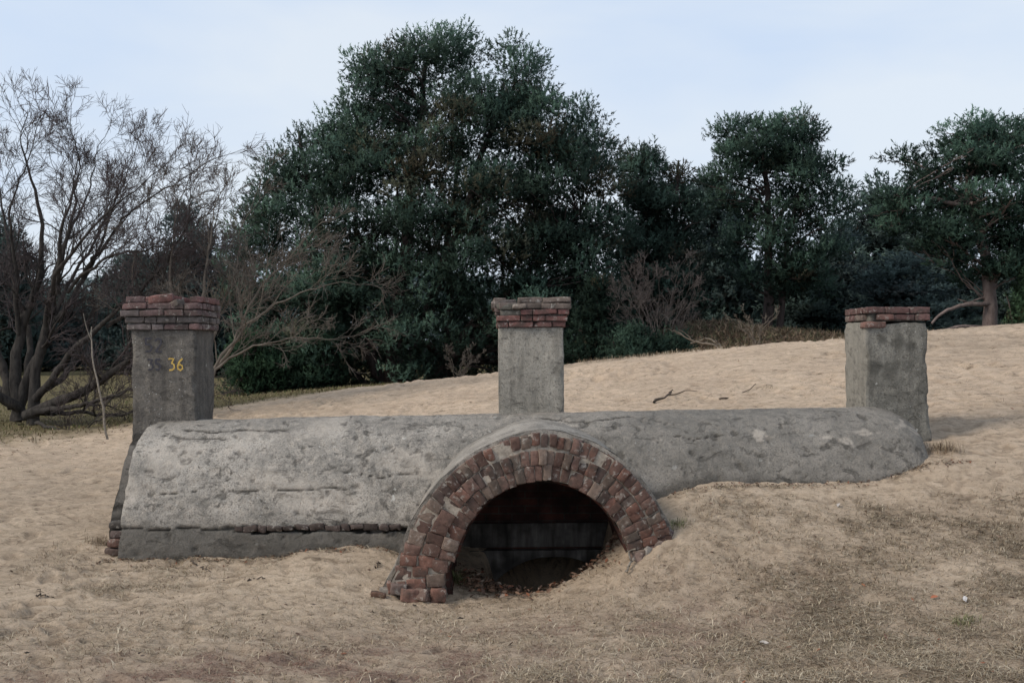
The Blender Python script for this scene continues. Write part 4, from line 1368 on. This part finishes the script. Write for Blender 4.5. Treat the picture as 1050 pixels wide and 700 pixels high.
# twiggy shrubs
def twig_bush(label, px, py, Y, H, spread, n, seed, r=.02, mat=TWIG2, name='bare_shrub', maxl=2, group='leafless shrubs along the dune edge', up=.1):
    rg = np.random.default_rng(seed)
    b = at(px, py, Y); b[2] = gz(b[0], b[1])
    limbs = []
    for i in range(n):
        a = rg.uniform(0, 6.28); s = spread * rg.uniform(.25, 1)
        tip = b + np.array([s * math.cos(a), s * .7 * math.sin(a), H * rg.uniform(.55, 1)])
        limbs.append(([b, b + (tip - b) * [.35, .35, .5] + rg.normal(0, .05, 3), tip], r * rg.uniform(.6, 1.2), r * .3))
    return bare_tree(name, label, b, limbs, rg, maxl=maxl, cat='shrub', bark=mat, twig=mat, kids=(4, 4, 3), spawn=9, L1=H * .38, crook=.22, up=up, group=group)


twig_bush('grey twiggy bush in front of the dark pines right of the middle pillar', 676, 372, 23, 2.4, 1.0, 13, 51, .02, mat_plain('grey_twigs', (.07, .058, .055), (.13, .11, .10), 6, bump=0))
twig_bush('small arching pale shrub on the crest before the brown heath mound', 776, 354, 19.5, .75, .8, 8, 52, .018, mat_plain('pale_twigs', (.11, .09, .07), (.20, .168, .135), 6, bump=0), maxl=1)
twig_bush('low tangle of twigs under the skirt of the great pine', 470, 388, 22, .7, .55, 10, 53, .012, maxl=2)
twig_bush('thin leafless bush under the oak limbs at the left', 95, 432, 19, .7, .9, 7, 54, .012, mat_plain('brown_twigs', (.11, .085, .065), (.19, .155, .12), 6, bump=0), maxl=1)

# dead branches and sticks lying on the sand
def stick(name, label, pts, r0, r1, seed, kids=0, mat=DEAD, group=None, lift=.4):
    rg = np.random.default_rng(seed); tb = Tubes()
    Q = smooth_path(pts, 14, .012, rg); B = Q[0].copy()
    rr_ = np.linspace(r0, r1, 14) * (1 + .15 * rg.normal(0, 1, 14)); tb.add(Q - B, rr_, 6)
    T = unit(np.gradient(Q, axis=0))
    for k in range(kids):
        i = rg.integers(3, 13); d = unit(T[i] + .7 * rg.normal(0, 1, 3)); d[2] = abs(d[2]) * lift
        l = np.linalg.norm(Q[-1] - Q[0]) * rg.uniform(.2, .5)
        tb.add(smooth_path([Q[i], Q[i] + d * l * .5 + rg.normal(0, .02, 3), Q[i] + d * l], 6, .01, rg) - B, np.linspace(r0 * .6, r1 * .5, 6), 4)
    o = link(name, tb.mesh(name), mat); o.location = B
    return tag(o, label, 'branch' if r0 > .008 else 'stick', group)


def gp(px, py_, Y, up=.0):
    x = (px - 525) / F * Y
    return np.array([x, Y, gz(x, Y) + up])


def ray_ground(px, py):
    Ys = np.concatenate([np.linspace(4.2, 12, 400), np.linspace(12.02, 30, 500)])
    X = (px - 525) / F * Ys; Z = EYE + (HOR - py) / F * Ys
    G = ground_z(X, Ys)
    k = np.argmax(Z < G)
    return np.array([X[k], Ys[k], G[k]])


DARKW = mat_plain('dark_dead_wood', (.05, .038, .03), (.12, .095, .075), 25, bump=.5)
SB = 'dead branches on the dune'
MIDW = mat_plain('grey_dead_wood', (.09, .072, .055), (.20, .165, .13), 25, bump=.5)
def over(p, u): q = ray_ground(*p); q[2] += u; return q
stick('dead_branch', 'short dark curved branch lying on the dune right of the middle pillar', [over((671, 414), .0), over((677, 411), .02), over((682, 409), .03), over((690, 405), .05)], .015, .006, 61, 1, DARKW, SB)
stick('dead_branch', 'long thin branch lying on the dune between the middle and right pillars', [over((738, 410), .0), over((750, 406), .012), over((762, 402), .02), over((775, 397), .035)], .009, .004, 62, 0, DARKW, SB)
stick('dead_branch', 'pale forked branch sticking up from the dune crest by the heath mound', [at(742, 362, 18.5), at(735, 352, 18.6), at(722, 346, 18.8), at(708, 352, 18.9)], .022, .012, 63, 4, MIDW, SB, .9)
stick('dead_branch', 'pale crooked branch on the dune crest left of the arching shrub', [at(738, 360, 18), at(733, 350, 18), at(722, 350, 18.2), at(695, 340, 18.4)], .02, .01, 64, 3, MIDW, SB, .9)
SS = 'sticks on the sand in front of the bunker'
stick('stick', 'short stick leaning at the right foot of the brick arch', [over((645, 590), .01), over((648, 584), .03), over((652, 574), .07)], .0085, .006, 65, 0, DEAD)
for i, (p, q, lab) in enumerate((((385, 583), (407, 581), 'straight dark stick just left of the brick arch foot'), ((195, 576), (216, 588), 'thin stick on the sand below the left end of the bunker'), ((258, 595), (272, 594), 'small dark stick below the plinth'), ((97, 585), (126, 586), 'thin stick lying left of the bunker corner'), ((37, 615), (55, 613), 'dark crooked stick on the sand at lower left'))):
    stick('stick', lab, [over(p, .004), over(((p[0] + q[0]) / 2, (p[1] + q[1]) / 2 - 1), .010), over(q, .006)], .006, .003, 70 + i, 1, DARKW, SS, .2)

# loose brick pieces
def loose(label, px, py, half, rz, c, lift=.6):
    g = Geo(); add_brick(g, (0, 0, 0), half, rotz(rz) @ roty(.15), c, .008, .012)
    me = g.mesh('brick_fragment', True)
    p = ray_ground(px, py)
    o = link('brick_fragment', me, BRICK); o.location = (p[0], p[1], p[2] + half[2] * lift)
    return tag(o, label, 'brick', 'loose pieces of brick beside the arch')


loose('dark brick lying on the sand at the right foot of the arch', 680, 549, (.05, .05, .03), .5, (.10, .07, .065))
loose('brown brick piece on the sand left of the arch foot', 388, 611, (.05, .03, .018), .1, (.14, .08, .055))
loose('small pale brick crumb above the dark brick right of the arch', 668, 550, (.03, .03, .02), 1.0, (.2, .14, .12))

# ------------------------------------------------------------------ grass, leaves, crumbs
def strands(name, P, hgt, lean, cols, w=.0016, rg=rng):
    n = len(P)
    a = rg.uniform(0, 2 * math.pi, n)
    dx = np.stack([np.cos(a), np.sin(a), np.zeros(n)], 1)
    sd = np.stack([-np.sin(a), np.cos(a), np.zeros(n)], 1) * w
    h = hgt * rg.uniform(.5, 1.3, n)
    ln = lean * rg.uniform(.4, 1.6, n)
    b = P - [0, 0, .004]
    m = P + dx * (h * ln * .35)[:, None] + np.array([0, 0, 1]) * (h * .6 / (1 + ln))[:, None]
    t = P + dx * (h * ln * .95)[:, None] + np.array([0, 0, 1]) * (h * .8 / (1 + ln * 1.3))[:, None]
    V = np.stack([b - sd, b + sd, m + sd * .8, m - sd * .8, t + sd * .25, t - sd * .25], 1).reshape(-1, 3)
    i = np.arange(n)[:, None] * 6
    Fc = np.concatenate([i + [0, 1, 2, 3], i + [3, 2, 4, 5]], 0)
    return mk_mesh(name, V, Fc, np.repeat(cols, 6, axis=0))


def outside_bunker(x, y):
    inb = (x > -3.05) & (x < 3.4) & (y > 7.2) & (y < 9)
    ina = (np.abs(x - AC[0]) < .98) & (np.abs(x - AC[0]) > .55) & (y > 6.55) & (y < 7.3)
    return ~(inb | ina)


rgg = np.random.default_rng(99)
def scatter(n, xr, yr, maskf, rg=rgg, power=1):
    x = rg.uniform(*xr, n); y = rg.uniform(*yr, n)
    k = (rg.random(n) < maskf(x, y) ** power) & outside_bunker(x, y)
    x, y = x[k], y[k]
    return np.stack([x, y, ground_z(x, y)], 1)


straw = np.array([[.40, .32, .22], [.28, .21, .14], [.17, .12, .08], [.52, .44, .32], [.16, .125, .07]])
n = 1600
xf = rgg.uniform(-3.0, 3.3, n); k = (np.abs(xf - AC[0]) > .98) & (fbm(xf * 1.7, xf * 0 + 4, None, 3, 12) > -.05)
xf = xf[k]; yf = np.where(xf < 0, 7.26, 7.27 + .16 * np.clip(xf - 1.2, 0, 3)) - np.abs(rgg.normal(0, .035, len(xf)))
FOOT = np.stack([xf, yf, ground_z(xf, yf)], 1)
P = np.concatenate([FOOT, scatter(330000, (-3.5, 5), (4.1, 7.6), grass_mask, power=1.1), scatter(16000, (2.5, 12), (7.6, 18.5), grass_mask, power=1.5), scatter(9000, (-7, 3.5), (7.2, 18.5), grass_mask, power=1.5)])
cols = straw[rgg.choice(5, len(P), p=[.33, .27, .18, .12, .10])] * rgg.uniform(.7, 1.2, (len(P), 1))
far_ = np.clip(P[:, 1] / 8, .8, 2)
o = link('dry_grass', strands('dry_grass', P, .055 * far_ ** .4, 1.5, cols, .0019, rgg), GRASS)
tag(o, 'short straw coloured dead grass thinly covering the sand', 'grass', kind='stuff')
n = 24000
xr_ = rgg.uniform(-7, 8, n); yr_ = 4.2 + 10 * rgg.random(n) ** 1.3
k = outside_bunker(xr_, yr_) & (fbm(xr_ * 1.6, yr_ * 2.2, None, 4, 202) > rgg.uniform(-.5, .35, n))
P = np.stack([xr_[k], yr_[k], ground_z(xr_[k], yr_[k]) + .002], 1)
cr_ = np.array([[.12, .085, .06], [.19, .14, .095], [.36, .29, .2]])[rgg.choice(3, len(P))] * rgg.uniform(.7, 1.2, (len(P), 1))
o = link('rootlets', strands('rootlets', P, .045, 3.2, cr_, .0017, rgg), GRASS)
tag(o, 'dry dark rootlets and straws lying flat on the sand', 'straw', kind='stuff')
P = scatter(45000, (-3.5, 2.2), (4.1, 6.5), red_mask, power=1.3)
cols = np.array([[.20, .10, .07], [.14, .075, .05], [.27, .18, .13]])[rgg.choice(3, len(P))] * rgg.uniform(.7, 1.2, (len(P), 1))
o = link('rusty_moss', strands('rusty_moss', P, .016, 1.6, cols, .0018, rgg), GRASS)
tag(o, 'low rusty brown dead moss in patches on the near sand', 'moss', kind='stuff')
# meadow beyond the oak, heather on the mound, dune crest grass
xm = rgg.uniform(-16, 12, 60000); ym = 14 + 16 * rgg.random(60000) ** 1.3
k = rgg.random(60000) < litter_mask(xm, ym)
xm, ym = xm[k], ym[k]
P = np.stack([xm, ym, ground_z(xm, ym)], 1)
cm = np.array([[.20, .16, .085], [.13, .12, .05], [.27, .21, .13], [.10, .07, .045], [.09, .12, .035]])[rgg.choice(5, len(P), p=[.3, .25, .2, .17, .08])] * rgg.uniform(.7, 1.2, (len(P), 1))
o = link('meadow_grass', strands('meadow_grass', P, .10, .9, cm, .006, rgg), GRASS)
tag(o, 'rough olive and brown grass beyond the dune under the trees', 'grass', kind='stuff')
n = 26000
xm = rgg.uniform(1.5, 12.5, n); ym = rgg.uniform(24.5, 31, n)
P = np.stack([xm, ym, ground_z(xm, ym)], 1)
P = P[rgg.random(n) < np.clip(1.5 * np.exp(-((P[:, 0] - 6.5) / 3.8) ** 2), 0, 1)]
ch = np.array([[.13, .09, .065], [.10, .07, .045], [.19, .14, .095], [.11, .105, .06]])[rgg.choice(4, len(P))] * rgg.uniform(.7, 1.2, (len(P), 1))
o = link('heather', tufts_mesh('heather', P, rgg.normal(0, .3, (len(P), 3)) + [0, 0, 1], rgg.uniform(.05, .30, len(P)) ** 1.0, ch, 6, .06, .9, rgg), GRASS)
tag(o, 'brown withered heather covering the mound before the pines', 'heather', kind='stuff')
x = rgg.uniform(.5, 9.5, 2600); y = 17.6 + .35 * rgg.normal(0, 1, 2600)
kk = vnoise(x * 1.3, y * .5, None, 4) > .15
x, y = x[kk], y[kk]; P = np.stack([x, y, ground_z(x, y)], 1)
o = link('crest_grass', strands('crest_grass', P, .12, .7, straw[rgg.choice(5, len(P))] * .8, .003, rgg), GRASS)
tag(o, 'thin pale grass fringing the dune crest', 'grass', kind='stuff')

# tufts one can count
def grass_tuft(label, px, py, n, h, greenish, seed, spread=.05):
    rg = np.random.default_rng(seed)
    p = ray_ground(px, py)
    x = p[0] + rg.normal(0, spread * .55, n); y = p[1] + rg.normal(0, spread * .4, n)
    P = np.stack([x, y, ground_z(x, y)], 1) - p
    pal = np.array([[.16, .17, .07], [.30, .27, .15], [.10, .12, .045]]) if greenish else straw[:3]
    o = link('grass_tuft', strands('grass_tuft', P, h, .6, pal[rg.choice(3, n)] * rg.uniform(.8, 1.2, (n, 1)), .0016, rg), GRASS)
    o.location = p
    return tag(o, label, 'grass tuft', 'single grass tufts')


grass_tuft('green grass tuft inside the left foot of the brick arch', 468, 598, 170, .15, True, 1, .045)
grass_tuft('olive grass tuft beside the brick on the right of the arch', 694, 538, 120, .06, True, 2, .07)
grass_tuft('dry tuft at the left corner of the bunker plinth', 104, 556, 170, .08, False, 3, .10)
grass_tuft('brown tuft against the foot of the right pillar', 966, 462, 260, .14, False, 4, .12)
grass_tuft('green tuft in the dry grass at lower right', 990, 640, 140, .05, True, 5, .08)


def leaves(name, P, size, cols, rg, curl=.35):
    n = len(P)
    R = unit(rg.normal(0, 1, (n, 3)) * [.5, .5, .2] + [0, 0, 1.0])
    U = unit(np.cross(R, rg.normal(0, 1, (n, 3)))); W = np.cross(R, U)
    s = (size * rg.uniform(.5, 1.3, n))[:, None]
    c = P + [0, 0, .006]
    pts = []
    for (a, b, h) in ((-1, 0, .1), (-.3, .45, curl), (.5, .38, curl * .8), (1.1, 0, .25), (.5, -.38, curl * .7), (-.3, -.45, curl)):
        pts.append(c + U * s * a + W * s * b + R * s * h * rg.uniform(.4, 1.4, (n, 1)))
    V = np.stack(pts, 1).reshape(-1, 3)
    i = np.arange(n)[:, None] * 6
    Fc = np.concatenate([i + [0, 1, 2, 3], i + [0, 3, 4, 5]], 0)
    return mk_mesh(name, V, Fc, np.repeat(cols, 6, axis=0))


browns = np.array([[.14, .08, .05], [.20, .12, .08], [.09, .055, .04], [.27, .20, .15], [.22, .09, .05]])
# drift of leaves in the tunnel mouth
rgl = np.random.default_rng(123)
n = 1500
x = rgl.uniform(-.44, .80, n); y = 6.98 + .16 * rgl.normal(0, 1, n) + .25 * np.abs(x - .2)
k = (y > 6.6) & (y < 7.9) & (np.hypot(x - AC[0], .0) < .62)
x, y = x[k], y[k]
P = np.stack([x, y, ground_z(x, y) + rgl.uniform(0, .03, len(x))], 1)
o = link('leaf_litter', leaves('leaf_litter', P, .021, browns[rgl.choice(5, len(P), p=[.3, .3, .2, .12, .08])], rgl), LEAFM)
tag(o, 'drift of dead brown leaves in the mouth of the tunnel', 'leaves', kind='stuff')
m_ = lambda x, y: np.clip(.25 + .8 * grass_mask(x, y) + .9 * np.exp(-((x - .1) / .9) ** 2 - ((y - 6.5) / .25) ** 2) + .3 * red_mask(x, y) + .35 * vnoise(x * 2, y * 2, None, 6), 0, 1)
P = np.concatenate([scatter(900, (-4.5, 5), (4.1, 7.6), m_, rgl, 2), scatter(500, (-9.5, -5.5), (12.5, 16.8), lambda x, y: np.ones_like(x), rgl), scatter(120, (-3, 8), (9, 17), lambda x, y: np.full_like(x, .5), rgl)])
o = link('scattered_leaves', leaves('scattered_leaves', P, .014, browns[rgl.choice(5, len(P))], rgl, .2), LEAFM)
tag(o, 'dead leaves scattered over the sand and dry grass', 'leaves', kind='stuff')
big = [(783, 662, (.42, .37, .32), 'curled pale grey leaf in the dry grass at lower right', .030), (885, 604, (.34, .14, .07), 'orange brown leaf lying in the grass right of centre', .026), (958, 615, (.36, .13, .07), 'rust red leaf beside the pale leaf at the right', .024), (990, 617, (.45, .43, .42), 'whitish leaf at the right side of the dry grass', .034), (878, 644, (.30, .26, .2), 'tan leaf in the middle of the dry grass', .02), (908, 656, (.27, .12, .08), 'reddish leaf below the tan leaf', .022), (860, 520, (.38, .34, .3), 'pale leaf on the bare sand at the right', .02)]
for i, (px, py, c, lab, s) in enumerate(big):
    p = ray_ground(px, py)
    o = link('fallen_leaf', leaves('fallen_leaf', np.zeros((1, 3)), s, np.array([c]), np.random.default_rng(300 + i), .35), LEAFM)
    o.location = (p[0], p[1], p[2] + .004); tag(o, lab, 'leaf', 'single leaves on the ground')
n = 900
x = rgl.uniform(-3.05, 3.5, n)
k = (np.abs(x - AC[0]) > .95)
x = x[k]
y = np.where(x < 0, 7.27, 7.30 + .12 * np.clip(x - 1.0, 0, 3)) - np.abs(rgl.normal(0, .05, len(x)))
P = np.stack([x, y, ground_z(x, y) + .003], 1)
o = link('wind_blown_debris', leaves('wind_blown_debris', P, .011, browns[rgl.choice(5, len(P))] * .8, rgl, .3), LEAFM)
tag(o, 'brown leaf scraps and needles blown against the foot of the bunker', 'debris', kind='stuff')
# dark crumbs and pebbles on the sand
g = Geo()
rgc = np.random.default_rng(8)
P = scatter(1100, (-4.5, 4.8), (4.3, 9.5), lambda x, y: np.clip(.3 + .7 * vnoise(x * 1.3, y * 1.3, None, 16), 0, 1), rgc)
ico = np.array([(1, 0, 0), (-1, 0, 0), (0, 1, 0), (0, -1, 0), (0, 0, 1), (0, 0, -1)], float)
icf = np.array([(0, 2, 4), (2, 1, 4), (1, 3, 4), (3, 0, 4), (2, 0, 5), (1, 2, 5), (3, 1, 5), (0, 3, 5)])
n = len(P); sc_ = (np.abs(rgc.normal(0, 1, n)) * .0045 + .003)[:, None, None]
V = ico[None] * sc_ * rgc.uniform(.5, 1.6, (n, 6, 1)) * np.array([1.3, 1, .6]) + P[:, None, :]
Fc = (icf[None] + np.arange(n)[:, None, None] * 6).reshape(-1, 3)
cc = np.array([[.06, .045, .035], [.13, .10, .08], [.10, .06, .045]])[rgc.choice(3, n)]
o = link('pebbles', mk_mesh('pebbles', V.reshape(-1, 3), Fc, np.repeat(cc, 6, axis=0)), LEAFM)
tag(o, 'small dark crumbs, cones and pebbles strewn on the sand', 'pebbles', kind='stuff')

# ------------------------------------------------------------------ sky, sun, camera
w = bpy.data.worlds.new('World'); scene.world = w; w.use_nodes = True
nt = w.node_tree; nt.nodes.clear()
out = nt.nodes.new('ShaderNodeOutputWorld')
sky = nt.nodes.new('ShaderNodeTexSky'); sky.sky_type = 'NISHITA'; sky.sun_disc = False
sdir = unit(np.array([-.85, -.35, .75]))
el = math.asin(sdir[2]); az = math.atan2(sdir[0], sdir[1])
sky.sun_elevation = el; sky.sun_rotation = az; sky.air_density = 1.2; sky.dust_density = 2.5
b1 = nt.nodes.new('ShaderNodeBackground'); b1.inputs[1].default_value = .10
nt.links.new(sky.outputs[0], b1.inputs[0])
tc = nt.nodes.new('ShaderNodeTexCoord'); mp = nt.nodes.new('ShaderNodeMapping'); mp.inputs['Scale'].default_value = (1, 1, 3.2)
ns = nt.nodes.new('ShaderNodeTexNoise'); ns.inputs['Scale'].default_value = 1.6; ns.inputs['Detail'].default_value = 5; ns.inputs['Roughness'].default_value = .5; ns.inputs['Distortion'].default_value = .3
cr = nt.nodes.new('ShaderNodeValToRGB')
cr.color_ramp.elements[0].position = .35; cr.color_ramp.elements[0].color = (.62, .78, 1.04, 1)
cr.color_ramp.elements[1].position = .65; cr.color_ramp.elements[1].color = (.86, .94, 1.04, 1)
nt.links.new(tc.outputs['Generated'], mp.inputs[0]); nt.links.new(mp.outputs[0], ns.inputs['Vector']); nt.links.new(ns.outputs['Fac'], cr.inputs[0])
b2_ = nt.nodes.new('ShaderNodeBackground'); b2_.inputs[1].default_value = 1.0
nt.links.new(cr.outputs[0], b2_.inputs[0])
mx = nt.nodes.new('ShaderNodeMixShader'); mx.inputs[0].default_value = .82
nt.links.new(b1.outputs[0], mx.inputs[1]); nt.links.new(b2_.outputs[0], mx.inputs[2]); nt.links.new(mx.outputs[0], out.inputs[0])

sl = bpy.data.lights.new('sun', 'SUN'); sl.energy = 2.5; sl.angle = math.radians(18); sl.color = (1, .93, .83)
so = bpy.data.objects.new('sun', sl); COL.objects.link(so)
from mathutils import Vector
so.rotation_euler = Vector((-sdir).tolist()).to_track_quat('-Z', 'Y').to_euler()

cam = bpy.data.cameras.new('camera'); co = bpy.data.objects.new('camera', cam); COL.objects.link(co)
cam.lens = 36 * F / 1050; cam.sensor_width = 36; cam.clip_end = 900; cam.clip_start = .05
cam.shift_y = (HOR - 350) / 1050
co.location = (0, 0, EYE); co.rotation_euler = (math.radians(90), 0, 0)
scene.camera = co
scene.view_settings.view_transform = 'Standard'; scene.view_settings.look = 'None'; scene.view_settings.exposure = 0
scene.render.resolution_x, scene.render.resolution_y = 1024, 682
